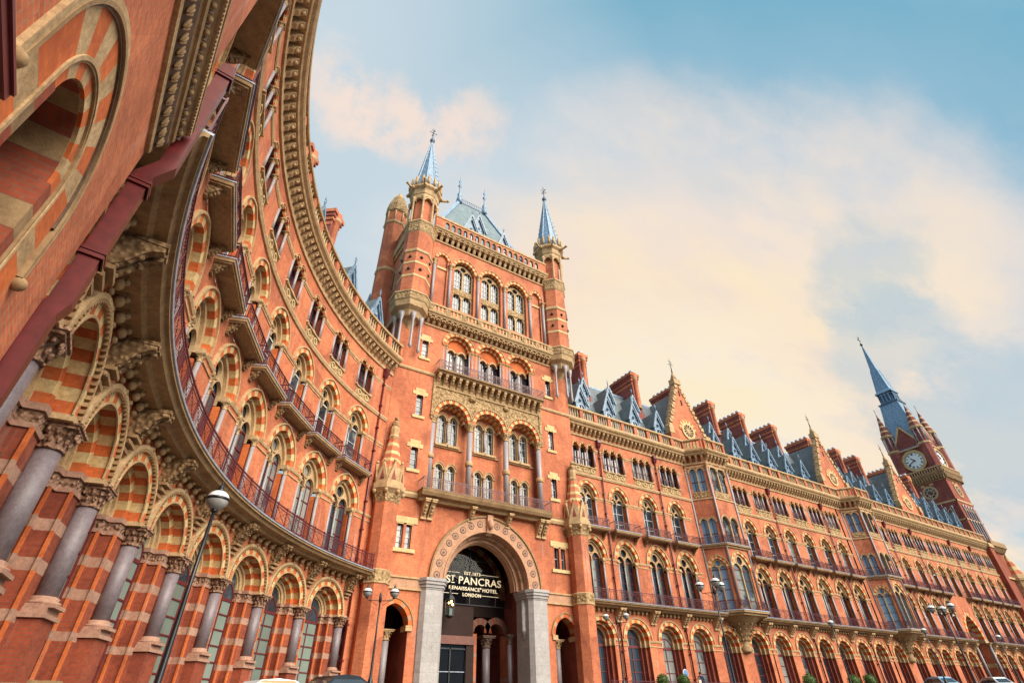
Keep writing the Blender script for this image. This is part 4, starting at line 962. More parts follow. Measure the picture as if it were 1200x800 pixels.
# gate arch
e = MB()
N = 40
order(e, 0, 8.6, 4.15, .26, 1.12, .14, 0., 1, ['stone_red'], 0., N); hood(e, 0, 8.6, 5.27, .26, .14, .26, 0., 'stone_brown', 44)
order(e, 0, 8.6, 4.02, .26, .13, .22, .1, 20, ['stone_red'], .14)
order(e, 0, 8.6, 3.72, .26, .43, -.5, -1.2, 36, ['stone_brown', 'stone_red', 'stone_red'], -.5); order(e, 0, 8.6, 3.98, .26, .17, .1, -.5, 24, ['stone_red']); order(e, 0, 8.6, 3.45, .26, .28, -.9, -1.6, 24, ['stone_red']); order(e, 0, 8.6, 3.35, .26, .12, -1.1, -1.8, 24, ['stone_red'])
A = arch(4.15, .26, 200, .58)
for k in range(17):
    i = int(200 * (k + .5) / 17); x, z = A[i]
    if k == 8: continue
    for r0, mm, n in ((.30, 'stone_dark', .15), (.22, 'stone_pier', .165), (.1, 'stone_dark', .18)):
        e.face([(x + r0 * cos(2 * pi * j / 12), n, 8.6 + z + r0 * sin(2 * pi * j / 12)) for j in range(12)], mm)
        for j in range(12):
            t0, t1 = 2 * pi * j / 12, 2 * pi * (j + 1) / 12; e.face([(x + r0 * cos(t0), n, 8.6 + z + r0 * sin(t0)), (x + r0 * cos(t1), n, 8.6 + z + r0 * sin(t1)), (x + r0 * cos(t1), .14, 8.6 + z + r0 * sin(t1)), (x + r0 * cos(t0), .14, 8.6 + z + r0 * sin(t0))], mm)
ks = MB(); ks.prism([(0, 12.6), (.3, 12.8), (.42, 13.4), (.42, 14.3), (0, 14.45)], -.28, .28, 'stone_red'); ks.ball(0, .42, 13.5, .3, 'stone_red', 8, 6, 1.5)
tb(e, 'gate_arch', [T('keystone', ks)])
for s in (-1, 1):
    pr = MB(); X = lambda l: [(s * a, b) for a, b in l]
    pr.slab(X([(4.0, -1.8), (4.0, .05), (4.3, .42), (5.65, .42), (5.95, .1), (5.95, -.1), (5.95, -1.8)]), .6, 7.9, 'granite_white')
    for o, z0, z1 in ((.04, 7.86, 7.98), (.12, 7.98, 8.2), (.22, 8.2, 8.42), (.3, 8.42, 8.64)): pr.slab(X([(4.0 - o, -1.8), (4.0 - o, .05), (4.3 - o * .5, .42 + o), (5.65 + o * .5, .42 + o), (5.95 + o, .1), (5.95 + o, -.0), (5.95 + o, -1.8)]), z0, z1, 'granite_white')
    pr.lathe(s * 3.95, -.6, [(.03, 4.9), (.2, 5.5), (.24, 5.55), (.24, 5.65), (.19, 5.7), (.19, 7.9)], 12, 'granite_white'); pr.slab(X([(3.9, -2.), (3.9, .1), (4.2, .52), (5.75, .52), (6.0, .2), (6.0, -2.)]), .6, 1.3, 'granite_white')
    tb(pr, 'gate_pier')
# porch interior
po = MB(); po.quad(-4.6, 4.6, .6, 13.4, -10., 'recess_shade'); po.face([(-4.6, -1.6, 13.3), (4.6, -1.6, 13.3), (4.6, -10, 13.3), (-4.6, -10, 13.3)], 'recess_shade')
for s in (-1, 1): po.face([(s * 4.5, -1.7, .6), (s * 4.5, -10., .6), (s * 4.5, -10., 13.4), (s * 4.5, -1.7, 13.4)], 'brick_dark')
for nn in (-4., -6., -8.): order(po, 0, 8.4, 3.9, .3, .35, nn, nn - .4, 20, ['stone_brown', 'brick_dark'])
for q in (-1, 1): po.bar((-4.2 * q, -4.2, 8.6), (4.2 * q, -9.6, 13.2), .3, 'stone_brown')
tb(po, 'porch', [T('shaft', column(2.35, -4.2, .6, 5.5, .34, 'granite', 'stone_dark', .9, .4)), T('shaft', column(3.75, -2.6, .6, 5.5, .2, 'granite', 'stone_dark', .7, .4))])
e = MB()
for cu, a in ((1.6, .62), (3.2, .75)): order(e, cu, 5.7, a, 0, .5, -3.9, -4.6, 11, ['brick_deep', 'stone_dark']);  # darkened brick and stone: porch shade put into their colour
banded(e, .55, 1.25, -4.7, -3.9, .6, 5.6, ((2.2, 2.45), (3.9, 4.15)), 'brick'); banded(e, 4.05, 4.5, -4.7, -3.2, .6, 5.6, ((2.2, 2.45),), 'brick'); e.quad(.5, 4.6, 7.0, 13.3, -4.65, 'recess_shade')
tb(e, 'inner_arch')
d = MB(); d.box(-4.5, .5, -3.3, -2.9, 4.65, 5.25, 'beam_pink'); d.quad(-4.5, .5, 5.25, 7.6, -3.2, 'recess_shade'); d.box(-4.5, -4.1, -3.3, -3., .6, 4.65, 'beam_pink'); d.box(-.2, .5, -3.3, -3., .6, 4.65, 'recess_shade')
g = MB(); g.quad(-4.1, -.2, .6, 4.65, -3.2, 'glass_dark')
f = MB()
for u in (-4.1, -2.9, -1.6, -.2): f.box(u - .05, u + .05, -3.2, -3.1, .6, 4.4, 'black_iron')
f.box(-4.1, -.2, -3.2, -3.1, 4.3, 4.4, 'black_iron'); f.box(-4.1, -.2, -3.2, -3.12, 2.75, 2.8, 'lead_flash')
tb(d, 'entrance_door', [T('glass', g), T('frame', f)])
sc = MB(); sc.face([(x * .99, -3.12, 8.6 + z) for x, z in arch(4.4, .26, 24)] + [(4.4, -3.12, 7.6), (-4.4, -3.12, 7.6)], 'glass_clear')
for u in (-2.6, 0, 2.6): sc.box(u - .03, u + .03, -3.1, -3.06, 7.6, 12.5, 'black_iron')
for z in (7.6, 9.95, 11.2): sc.box(-4., 4., -3.1, -3.06, z, z + .05, 'black_iron')
tb(sc, 'glass_screen')
tb(w, 'wall'); tb(st, 'sill')
# flanks, back and roof
fl = MB()
for s in (-1, 1):
    u = s * 10.4; fl.face([(u, 0, .6), (u, -9.5, .6), (u, -9.5, 47.3), (u, 0, 47.3)], 'brick')
    for z0, z1, o in ((27., 27.3, .12), (33.6, 34.3, .35), (38.9, 39.2, .1), (45.6, 46.2, .2), (46.2, 47.3, .4), (49.1, 49.4, .3)): a, b = sorted((u - s * .1, u + s * o)); fl.box(a, b, -9.5, -1., z0, z1, 'stone')
    a, b = sorted((u - s * .1, u + s * .18)); fl.box(a, b, -9.5, -1., 47.3, 49.1, 'brick')
    for n in (-3.2, -5.2): 
        a, b = sorted((u, u + s * .08)); fl.box(a, b, n - .5, n + .5, 40., 43.5, 'stone'); a, b = sorted((u, u + s * .1)); fl.box(a, b, n - .32, n + .32, 40.2, 43.2, 'glass')
fl.quad(-10.4, 10.4, .6, 49.3, -9.5, 'brick_dark'); fl.face([(-10.4, 0, 47.25), (10.4, 0, 47.25), (10.4, -9.5, 47.25), (-10.4, -9.5, 47.25)], 'lead_dark')
tb(fl, 'side_wall')
rf = MB(); Bs = [(-8.6, -1.2), (8.2, -1.2), (8.2, -9.), (-8.6, -9.)]; r0, r1, zr = (-2.6, -5.4, 61.9), (1.7, -5.4, 61.9), 61.9
bp = [(a, b, 47.3) for a, b in Bs]
rf.face([bp[0], bp[1], r1, r0], 'slate_green'); rf.face([bp[1], bp[2], r1], 'slate_green'); rf.face([bp[2], bp[3], r0, r1], 'slate_green'); rf.face([bp[3], bp[0], r0], 'slate_green')
for q, t in ((bp[0], r0), (bp[1], r1), (bp[2], r1), (bp[3], r0)): rf.bar(q, t, .42, 'lead')
cr = MB(); cr.box(-2.6, 1.7, -5.5, -5.3, 61.8, 62.2, 'lead_dark')
for i in range(14): u = -2.4 + 4. * i / 13; cr.bar((u, -5.4, 62.2), (u, -5.4, 62.8), .06, 'lead_dark'); cr.ball(u, -5.4, 62.7, .1, 'lead_dark', 5, 3)
fs = []
for u in (-2.6, 1.7): f = MB(); f.lathe(u, -5.4, [(.5, 61.5), (.4, 62.5), (.2, 63.), (.35, 63.4), (.12, 64.), (.1, 65.2), (.3, 65.5), (.07, 65.9), (.22, 66.6), (.05, 67.), (0, 68.3)], 8, 'lead'); fs.append(T('finial', f))
tb(rf, 'roof', [T('ridge_cresting', cr)] + fs)
repeat(dormer(1.9, 6., 3.), TOW, [(tp(-2.4, -1.3, 48.6), 0), (tp(2.6, -1.3, 47.9), 0), (tp(-.6, -2.6, 51.), 0)])
q = MB(); q.lathe(6.6, -3.6, [(.9, 47.3, 'brick'), (.9, 51.2, 'brick'), (1.1, 51.5, 'stone'), (1.1, 52.2, 'brick'), (.8, 52.6, 'brick')], 8, 'brick', False); q.lathe(5.2, -3.4, [(.4, 47.3, 'stone'), (.4, 52.6, 'stone'), (.5, 53., 'stone'), (.2, 53.6, 'stone')], 8, 'stone', False); tb(q, 'chimney')
# corner turrets
def turret():
    B = 'brick'; S = 'stone'
    mb = octo([(.15, 31.2, S), (.5, 31.9, S), (.9, 32.6, S), (1.25, 32.7, S), (1.5, 33.3, S), (1.95, 33.6, S), (2.1, 34.2, S), (2.2, 34.3, 'stone_carved'), (2.2, 35.1, S), (2.28, 35.12, S), (2.28, 35.3, S), (1.72, 35.3, B), (1.72, 37.7, 'stone_pale'), (1.76, 37.72, 'stone_pale'), (1.76, 38., 'stone_pale'), (1.72, 38.02, B), (1.72, 39.6, 'stone_pale'), (1.76, 39.62, 'stone_pale'), (1.76, 39.9, 'stone_pale'), (1.72, 39.92, B), (1.72, 41.3, S), (1.84, 41.4, S), (1.84, 41.7, S), (1.68, 41.9, B), (1.66, 44.7, S), (1.8, 44.9, 'stone_carved'), (1.8, 46.1, S), (1.95, 46.3, S), (1.9, 46.5, S), (1.3, 46.6, B), (1.3, 51.4, S), (1.75, 51.5, S), (1.8, 52.3, S), (2.1, 52.6, S), (2.1, 53., S), (1.5, 53.05, S)])
    for i in range(8):
        t = 2 * pi * i / 8 + pi / 8; t2 = t + pi / 8; c, s = cos(t), sin(t)
        mb.lathe(1.66 * c, 1.66 * s, [(.2, 46.5), (.14, 46.9), (.13, 50.2), (.22, 50.6), (.24, 50.9)], 8, S)
        mb.ball(1.72 * cos(t2) * .93, 1.72 * sin(t2) * .93, 38.8, .2, 'glass_dark', 6, 4); mb.ball(1.72 * cos(t2) * .93, 1.72 * sin(t2) * .93, 40.6, .2, 'glass_dark', 6, 4)
        for k in range(2): a = t + (k - .5) * .36; mb.lathe(1.95 * cos(a), 1.95 * sin(a), [(.17, 53.), (.21, 53.5), (.19, 54.3), (.03, 54.7)], 5, S)
        mb.ball(2.1 * c, 2.1 * s, 52.5, .25, S, 6, 4)
        # little arches of the open stage
        q = MB(); order(q, 0, 50.2, .42, .1, .2, 1.6, 1.3, 9, [S], 1.3); q.box(-.62, .62, 1.3, 1.55, 50.95, 51.5, S)
        mb.add(q, lambda u, n, z, t2=t2: (n * cos(t2) - u * sin(t2), n * sin(t2) + u * cos(t2), z))
        mb.box(1.62 * cos(t2) - .01, 1.62 * cos(t2) + .01, 0, .01, 50, 50.01, S)
    for t in (pi * .5, pi * .5 + .9, pi * .5 - .9, pi * .5 + 1.8): c, s = 1.35 * cos(t), 1.35 * sin(t); mb.lathe(c, s, [(.03, 28.6), (.2, 29.), (.13, 29.3), (.12, 32.), (.24, 32.5), (.3, 33.)], 8, 'granite_pale')
    sp = MB(); sp.lathe(0, 0, [(1.62, 53.0), (1.58, 53.8), (.10, 64.6)], 8, 'lead', False, rot=pi / 8)
    for i in range(8):
        t = 2 * pi * i / 8 + pi / 8; sp.bar((1.6 * cos(t), 1.6 * sin(t), 53.8), (.09 * cos(t), .09 * sin(t), 64.6), .13, 'lead')
        t2 = t + pi / 8
        for k in range(9):
            z = 54.4 + k * .95; r0 = 1.58 * (64.6 - z) / 10.8 * .925; hw = r0 * .36; zz = .55
            for q in (-1, 1): sp.bar((r0 * cos(t2) - q * hw * -sin(t2) * -1, r0 * sin(t2) - q * hw * cos(t2), z), ((r0 - .06) * cos(t2), (r0 - .06) * sin(t2), z + zz), .055, 'lead_grey')
    f = MB(); f.lathe(0, 0, [(.14, 64.4), (.34, 64.8), (.36, 65.1), (.1, 65.4), (.06, 66.2), (.16, 66.4), (.05, 66.6), (.03, 68.), (0, 68.3)], 8, 'lead_dark'); f.bar((-.55, 0, 66.9), (.55, 0, 66.9), .07, 'black_iron'); f.bar((-.3, 0, 67.5), (.3, 0, 67.5), .06, 'black_iron'); f.bar((0, -.55, 66.9), (0, .55, 66.9), .07, 'black_iron')
    gg = MB()
    for t in (.35, 1.2, 2., 2.8): gg.bar((1.9 * cos(t), 1.9 * sin(t), 52.4), (2.9 * cos(t), 2.9 * sin(t), 52.55), .2, S); gg.ball(2.9 * cos(t), 2.9 * sin(t), 52.6, .2, S, 5, 4)
    return T('turret', mb, [T('spire', sp), T('finial', f), T('gargoyle', gg)])
repeat(turret(), TOW, [(tp(-9.6, -.3), 0), (tp(9.55, -.3), 0)])
rt = octo([(1.35, 20., 'brick'), (1.35, 44., 'stone'), (1.45, 44.1, 'stone'), (1.45, 44.5, 'stone'), (1.33, 44.6, 'brick'), (1.33, 52.5, 'stone'), (1.5, 52.7, 'stone'), (1.5, 53., 'stone'), (1.25, 53.1, 'brick'), (1.25, 55., 'stone'), (1.5, 55.2, 'stone_carved'), (1.45, 56.6, 'stone_carved'), (.9, 58.4, 'stone'), (.5, 59.2, 'stone'), (.2, 59.9, 'stone')], -10.9, -7.2)
for i in range(8): t = 2 * pi * i / 8 + pi / 8; rt.lathe(-10.9 + 1.32 * cos(t), -7.2 + 1.32 * sin(t), [(.1, 53.), (.1, 55.)], 6, 'stone')
tb(rt, 'stair_turret')
rt = octo([(1.1, 20., 'brick_dark'), (1.1, 33., 'stone'), (1.4, 33.5, 'stone'), (1.3, 34.5, 'stone'), (1.25, 34.6, 'lead'), (.05, 42., 'lead')], -12., -8.9); tb(rt, 'rear_spire')
# banded buttress pinnacles beside the gate
def buttress():
    mb = octo([(1.2, .6, 'stone_pier'), (1.2, 1.5, 'stone_pier'), (1.02, 1.7, 'brick'), (1.02, 7.7, 'stone'), (1.1, 7.75, 'stone'), (1.1, 7.86, 'stone_carved'), (1.1, 8.5, 'stone'), (1.14, 8.62, 'stone'), (1.0, 8.7, 'brick'), (1.0, 13.6, 'stone'), (1.08, 13.7, 'stone_carved'), (1.25, 14.4, 'stone'), (1.45, 14.6, 'stone'), (1.45, 15., 'stone'), (1.15, 15.1, 'stone'), (1.1, 16.4, 'brick'), (.88, 17., 'stone_pale'), (.8, 17.3, 'brick'), (.72, 17.7, 'stone_pale'), (.66, 18., 'brick'), (.55, 18.5, 'stone_pale'), (.5, 18.8, 'brick'), (.42, 19.2, 'stone'), (.5, 19.4, 'stone'), (.36, 19.6, 'stone'), (.4, 20.1, 'stone'), (.34, 20.4, 'stone')])
    for i in range(8):
        t = 2 * pi * i / 8 + pi / 4; q = MB()
        q.plate([(-.5, 15.), (.5, 15.), (.42, 15.5), (0, 16.9), (-.42, 15.5)], .95, 1.2, 'stone'); q.plate([(-.2, 15.3), (.2, 15.3), (0, 16.2)], 1.2, 1.205, 'brick_dark'); q.ball(0, 1.08, 16.95, .14, 'stone', 5, 4)
        mb.add(q, lambda u, n, z, t=t: (n * cos(t) - u * sin(t), n * sin(t) + u * cos(t), z)); mb.ball(1.3 * cos(t + pi / 8), 1.3 * sin(t + pi / 8), 14.4, .2, 'stone', 5, 4)
    mb.ball(0, 0, 20.6, .34, 'stone_carved', 8, 5, 1.5); mb.ball(0, .1, 21.15, .2, 'stone_carved', 7, 4, 1.2)
    return T('pinnacle_buttress', mb)
repeat(buttress(), TOW, [(tp(-9.75, .45), 0), (tp(9.7, .45), 0)])
# ------------------------------------------------------------------ corner pavilion close to the camera
PDX, PDY = -.0877, .9962
PX, PY, PZ = -2.2, 4., -1.1
PAV = thing('corner_pavilion', 'brick corner pavilion close by with one deep striped round arch and a carved stone band', 'building', (PX, PY, PZ))
def pv(u, n, z): return ((-1.81 + u * PDX + n * PDY) * .84 - PX, (u * PDY - n * PDX) * .84 - PY, z * .84 - PZ)
w = MB(); cu = 4.95; zs = 4.72
panel_arch(w, -7., 7.78, PZ - .7, 8.4, cu, 1.40, PZ - .7, zs, 0, 'brick', 0., 40)
w.quad(-7., 7.9, 8.4, 31., .1, 'brick'); w.face([(7.78, 0, -1.4), (7.78, -1.6, -1.4), (7.78, -1.6, 8.4), (7.78, 0, 8.4)], 'brick'); w.face([(7.9, .1, 8.4), (7.9, -1.6, 8.4), (7.9, -1.6, 31), (7.9, .1, 31)], 'brick')
w.quad(-7., 7.9, -1.4, 31., -4., 'brick_dark'); w.face([(-7, .1, 31), (7.9, .1, 31), (7.9, -4, 31), (-7, -4, 31)], 'stone'); w.face([(-7, 0, -1.4), (-7, -4, -1.4), (-7, -4, 31), (-7, .1, 31)], 'brick_dark')
build(w, 'wall', PAV, pv)
a = MB()
hood(a, cu, zs, 1.49, 0, .09, .05, 0., 'stone', 60); order(a, cu, zs, 1.44, 0, .05, .06, .0, 40, ['stone_brown'], .0); order(a, cu, zs, 1.40, 0, .04, .03, -.0, 40, ['stone_dark'], 0.)
order(a, cu, zs, .90, 0, .51, .004, -.03, 11, ['brick_gauged', 'stone'], None, 5); order(a, cu, zs, .87, 0, .05, .025, -.0, 44, ['stone'], 0.); order(a, cu, zs, .84, 0, .035, .012, -.02, 44, ['stone_brown'], 0.); order(a, cu, zs, .66, 0, .20, -.018, -.06, 11, ['brick_gauged', 'stone'], None, 5); order(a, cu, zs, .64, 0, .22, -.06, -1.9, 7, ['brick_deep', 'stone_brown'], None, 10)  # inner soffit in darker brick and stone, its shade put into the colour
order(a, cu, zs, .60, 0, .1, -1.1, -1.25, 24, ['stone_brown']); order(a, cu, zs, .55, 0, .15, -1.85, -2.6, 13, ['brick_deep', 'stone'], None, 3)
zz = zs; k = 0
for q in (-1, 1): a.box(cu + q * .895 - .025, cu + q * .895 + .025, -.05, .025, PZ - .5, zs, 'stone'); a.box(cu + q * .857 - .017, cu + q * .857 + .017, -.05, .012, PZ - .5, zs, 'stone_brown')
while zz > PZ - .2:
    z0 = zz - .36
    for q in (-1, 1):
        m1, m2 = (('stone', 'stone_brown') if k % 2 else ('brick_gauged', 'brick_deep'))  # inner jambs take the darker pair, shade painted by material
        for aa, t, nf, nb, mm in ((.90, .51, .004, -.05, m1), (.64, .22, -.018, -1.9, m2), (.55, .15, -1.85, -2.6, m2)):
            A, B = cu + q * aa, cu + q * (aa + t); a.quad(min(A, B), max(A, B), z0, zz, nf, mm); a.face([(A, nf, z0), (A, nb, z0), (A, nb, zz), (A, nf, zz)], mm)
    zz = z0; k += 1
for q in (-1, 1):
    for aa, b2, z0, z1, n in ((.62, .88, 3.1, 3.2, -.02), (.64, .88, 3.2, 3.42, -.04), (.6, .9, 3.42, 3.52, .0)):
        if q > 0: a.box(cu + q * aa, cu + q * b2, -.6, n, z0, z1, 'stone_dark')
    a.box(cu + q * 1.535 - .045, cu + q * 1.535 + .045, 0, .05, 3.98, zs, 'stone'); a.box(cu + q * 1.465 - .025, cu + q * 1.465 + .025, 0, .06, 3.98, zs, 'stone_brown'); a.ball(cu + q * 1.52, .04, 3.93, .085, 'stone_brown', 10, 6)
a.quad(cu - .8, cu + .8, -1.3, 6., -2.6, 'recess_shade')
build(a, 'arch', PAV, pv)
im = MB(); im.box(1.9, 3.25, 0, .27, 3.30, 3.37, 'frame_red'); im.box(1.9, 3.22, 0, .24, 3.16, 3.30, 'stone_pier'); im.box(1.9, 3.25, 0, .29, 3.37, 3.40, 'frame_red'); build(im, 'impost', PAV, pv)
b = MB(); u0, u1 = -6.9, 7.74
run_mould(b, u0, u1, [(0, 7.92), (.06, 7.92), (.08, 8.0), (.05, 8.02), (0, 8.02)], 'stone', 2)
run_mould(b, u0, u1, [(0, 8.0), (.05, 8.02), (.20, 8.32), (0, 8.33)], 'stone_dark', 2); run_mould(b, u0, u1, [(.19, 8.32), (.22, 8.4), (.26, 8.42), (.28, 8.5), (.22, 8.52), (0, 8.52)], 'stone_brown', 2)
run_mould(b, u0, u1, [(0.05, 8.5), (.22, 8.52), (.36, 8.74), (.40, 8.76), (.42, 8.80), (.38, 8.84), (.45, 8.9), (.45, 8.98), (.05, 9.05)], 'stone_brown', 2)
n = 62
for i in range(n):
    u = u0 + (u1 - u0) * (i + .5) / n
    for t in (-1, 0, 1): b.add((lambda q: (q.ball(0, 0, 0, .034, 'stone_brown', 6, 4, 1.), q)[1])(MB()), lambda x, y, z, u=u, t=t: (u + t * .05 + x + z * t * .9, .145 + y + abs(t) * -.01 + z * .55, 8.18 + z * 3. - abs(t) * .02))
    b.ball(u, .30, 8.63, .05, 'stone_brown', 9, 6, 1.3); b.box(u + .08, u + .1, .22, .33, 8.53, 8.72, 'stone_dark')
    for t in (-.33, 0, .33): b.box(u + t * .23 - .025, u + t * .23 + .025, .36, .435, 8.78, 8.88, 'stone')
build(b, 'carved_band', PAV, pv)
p = MB()
p.box(7.88, 8.14, -.07, .19, -1.5, 4.5, 'pipe_red'); p.box(7.90, 8.17, .0, .27, 4.75, 7.6, 'pipe_red'); p.face([(7.88, .19, 4.5), (8.14, .19, 4.5), (8.17, .27, 4.75), (7.9, .27, 4.75)], 'pipe_red'); p.face([(8.14, -.07, 4.5), (8.14, .19, 4.5), (8.17, .27, 4.75), (8.17, .0, 4.75)], 'pipe_red'); p.face([(7.88, -.07, 4.5), (7.88, .19, 4.5), (7.9, .27, 4.75), (7.9, .0, 4.75)], 'pipe_red')
for (u, n0), (v, n1), z0, z1 in (((7.9, .0), (7.86, .22), 7.6, 8.0),):
    lo = [(u, n0, z0), (u + .27, n0, z0), (u + .27, n0 + .27, z0), (u, n0 + .27, z0)]; hi = [(v, n1, z1), (v + .27, n1, z1), (v + .27, n1 + .27, z1), (v, n1 + .27, z1)]
    for i in range(4): j = (i + 1) % 4; p.face([lo[i], lo[j], hi[j], hi[i]], 'pipe_red')
p.box(7.86, 8.13, .22, .49, 8.0, 11.6, 'pipe_red')
for z, o, q in ((1.5, .03, -.1), (5.6, .05, -.03), (7.3, .05, -.03), (11.1, .01, .19)):
    for d in (0, .09): p.box(7.81 + o, 8.16 + o, -.0 + q, .34 + q, z + d, z + d + .05, 'pipe_red')
    p.box(7.83 + o, 8.14 + o, .02 + q, .32 + q, z, z + .14, 'frame_red')
build(p, 'downpipe', PAV, pv)

# ------------------------------------------------------------------ clock tower
KX, KY = 147., 45.5
CLK = thing('clock_tower', 'distant brick clock tower with white dials, corner pinnacles and a tall lead spire', 'building', (KX, KY, 1.))
def kp(u=0, n=0, z=0): return (u, -n, z - 1.)
def kb(mb, name, kids=()): return make(T(name, mb, kids), CLK, straight, kp())
FS = [lambda s, n, z: (s, n, z), lambda s, n, z: (-n, s, z), lambda s, n, z: (n, -s, z), lambda s, n, z: (-s, -n, z)]
H = 4.
body = MB(); tr = MB()
for i, F in enumerate(FS):
    m = 'brick_deep' if i == 0 else 'brick_dark'; f = MB(); t = MB()  # south face in a warmer brick: sunlit and shaded sides put into colour
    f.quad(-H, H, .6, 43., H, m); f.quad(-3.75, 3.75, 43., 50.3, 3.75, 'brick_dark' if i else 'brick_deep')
    f.plate([(-3.4, 50.), (3.4, 50.), (0, 55.9)], 3.2, 3.7, 'brick_dark'); 
    for s in (-1, 1): t.bar((s * 3.5, 3.55, 50.), (0, 3.55, 56.2), .38, 'stone_pale'); t.box(min(s * 3.3, s * 3.6), max(s * 3.3, s * 3.6), 3.7, 3.85, 44., 46., 'stone')
    for z0, z1, o in ((36.6, 37.0, .12), (26.8, 27.2, .15), (32.5, 32.8, .1), (50., 50.3, .1)): t.box(-H - o, H + o, H - .1, H + o, z0, z1, 'stone')
    run_mould(t, -H - .6, H + .6, [(H, 41.6), (H + .1, 41.6), (H + .2, 42.4), (H + .8, 43.2), (H + .9, 43.6), (H, 43.6)], 'stone_brown', 9)
    for k in range(14): u = -H + 2 * H * (k + .5) / 14; t.box(u - .14, u + .14, H, H + .65, 41.9, 42.9, 'stone_brown')
    for k in range(17): u = -H - .4 + (2 * H + .8) * k / 16; t.box(u - .1, u + .1, H + .5, H + .7, 43.6, 44.4, 'stone')
    t.box(-H - .75, H + .75, H + .45, H + .78, 44.4, 44.65, 'stone')
    # rose window below the clock and tall shafts
    for k in range(18):
        t0 = 2 * pi * k / 18; t1 = 2 * pi * (k + 1) / 18
        for r0, r1, n, mm in ((1.15, 1.55, H + .12, 'stone'), (.5, .7, H + .1, 'stone'), (0, 1.15, H + .02, 'glass')): t.face([(r0 * cos(t0), n, 38. + 1.4 + r0 * sin(t0)), (r0 * cos(t1), n, 39.4 + r0 * sin(t1)), (r1 * cos(t1), n, 39.4 + r1 * sin(t1)), (r1 * cos(t0), n, 39.4 + r1 * sin(t0))], mm)
    for k in range(8): q = pi * k / 4; t.bar((.6 * cos(q), H + .07, 39.4 + .6 * sin(q)), (1.2 * cos(q), H + .07, 39.4 + 1.2 * sin(q)), .12, 'stone')
    for u in (-2.6, -1.3, 0, 1.3, 2.6):
        t.lathe(u, H + .12, [(.17, 27.5), (.13, 27.8), (.13, 35.2), (.25, 35.8)], 8, 'granite_pale')
    for u in (-1.95, -.65, .65, 1.95): t.quad(u - .35, u + .35, 28., 34.6, H + .03, 'glass'); order(t, u, 34.6, .36, .15, .2, H + .1, H, 9, ['stone'], H)
    for u in (-.9, .9): t.quad(u - .4, u + .4, 53.0 - 12.6 if False else 40.9, 41.4, H + .04, 'stone')
    for (a, o) in ((f, body), (t, tr)): o.add(a, F)
    dial, ring, num, hnd = MB(), MB(), MB(), MB(); zc = 47.3
    dial.face([(1.95 * cos(2 * pi * k / 32), 3.86, zc + 1.95 * sin(2 * pi * k / 32)) for k in range(32)], 'clock_white')
    for k in range(32):
        t0 = 2 * pi * k / 32; t1 = 2 * pi * (k + 1) / 32
        for r0, r1, n, mm in ((1.95, 2.5, 4.0, 'stone_pale'), (1.9, 2.0, 4.03, 'stone_brown'), (2.4, 2.55, 4.06, 'stone')): ring.face([(r0 * cos(t0), n, zc + r0 * sin(t0)), (r0 * cos(t1), n, zc + r0 * sin(t1)), (r1 * cos(t1), n, zc + r1 * sin(t1)), (r1 * cos(t0), n, zc + r1 * sin(t0))], mm)
        ring.face([(2.55 * cos(t0), 3.7, zc + 2.55 * sin(t0)), (2.55 * cos(t1), 3.7, zc + 2.55 * sin(t1)), (2.55 * cos(t1), 4.06, zc + 2.55 * sin(t1)), (2.55 * cos(t0), 4.06, zc + 2.55 * sin(t0))], 'stone')
    for h, nb in ((1, 1), (2, 2), (3, 3), (4, 4), (5, 2), (6, 3), (7, 4), (8, 5), (9, 3), (10, 2), (11, 3), (12, 4)):
        th = pi / 2 - 2 * pi * h / 12
        for k in range(nb):
            o = (k - (nb - 1) / 2) * .11; px, pz = -sin(th) * o, cos(th) * o
            num.bar((1.32 * cos(th) + px, 3.89, zc + 1.32 * sin(th) + pz), (1.74 * cos(th) + px, 3.89, zc + 1.74 * sin(th) + pz), .06, 'dial_black')
    for ang, L, wd in ((pi / 2 - 2 * pi * 10.68 / 12, .98, .17), (pi / 2 - 2 * pi * 41 / 60, 1.45, .13)): hnd.bar((-.25 * cos(ang), 3.93, zc - .25 * sin(ang)), (L * cos(ang), 3.93, zc + L * sin(ang)), wd, 'dial_black')
    if i < 3:
        D = []
        for x in (dial, ring, num, hnd): y = MB(); y.add(x, F); D.append(y)
        kb(D[0], 'clock_dial', [T('dial_ring', D[1]), T('numerals', D[2]), T('clock_hands', D[3])])
body.quad(-H, H, 43.0, 43.01, 0, 'stone') if False else None
body.box(-H, H, -H, H, 42.98, 43.0, 'lead_dark'); body.box(-5., 3.9, -6., 3.6, .6, 27., 'brick_dark')
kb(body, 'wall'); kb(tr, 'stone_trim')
for sx in (-1, 1):
    for sy in (-1, 1):
        q = octo([(1.25, 43.5, 'brick_dark'), (1.25, 50.2, 'stone'), (1.45, 50.4, 'stone'), (1.4, 50.8, 'stone'), (.95, 50.9, 'brick_dark'), (.95, 54.2, 'stone'), (1.4, 54.5, 'stone'), (1.4, 55., 'stone'), (1.15, 55.1, 'brick_dark'), (1.0, 56., 'stone_pale'), (.9, 56.4, 'brick_dark'), (.72, 57.4, 'stone_pale'), (.62, 57.8, 'brick_dark'), (.45, 58.8, 'stone_pale'), (.38, 59.2, 'brick_dark'), (.2, 60.2, 'stone'), (.04, 61.6, 'stone')], sx * 3.35, sy * 3.35)
        for i in range(8): t = 2 * pi * i / 8 + pi / 8; q.lathe(sx * 3.35 + 1.2 * cos(t), sy * 3.35 + 1.2 * sin(t), [(.13, 50.8), (.13, 54.3)], 6, 'granite_pale')
        q.box(sx * 3.35 - .04, sx * 3.35 + .04, sy * 3.35 - .04, sy * 3.35 + .04, 61.5, 62.6, 'black_iron'); kb(q, 'pinnacle')
sp = MB(); R2 = sqrt(2)
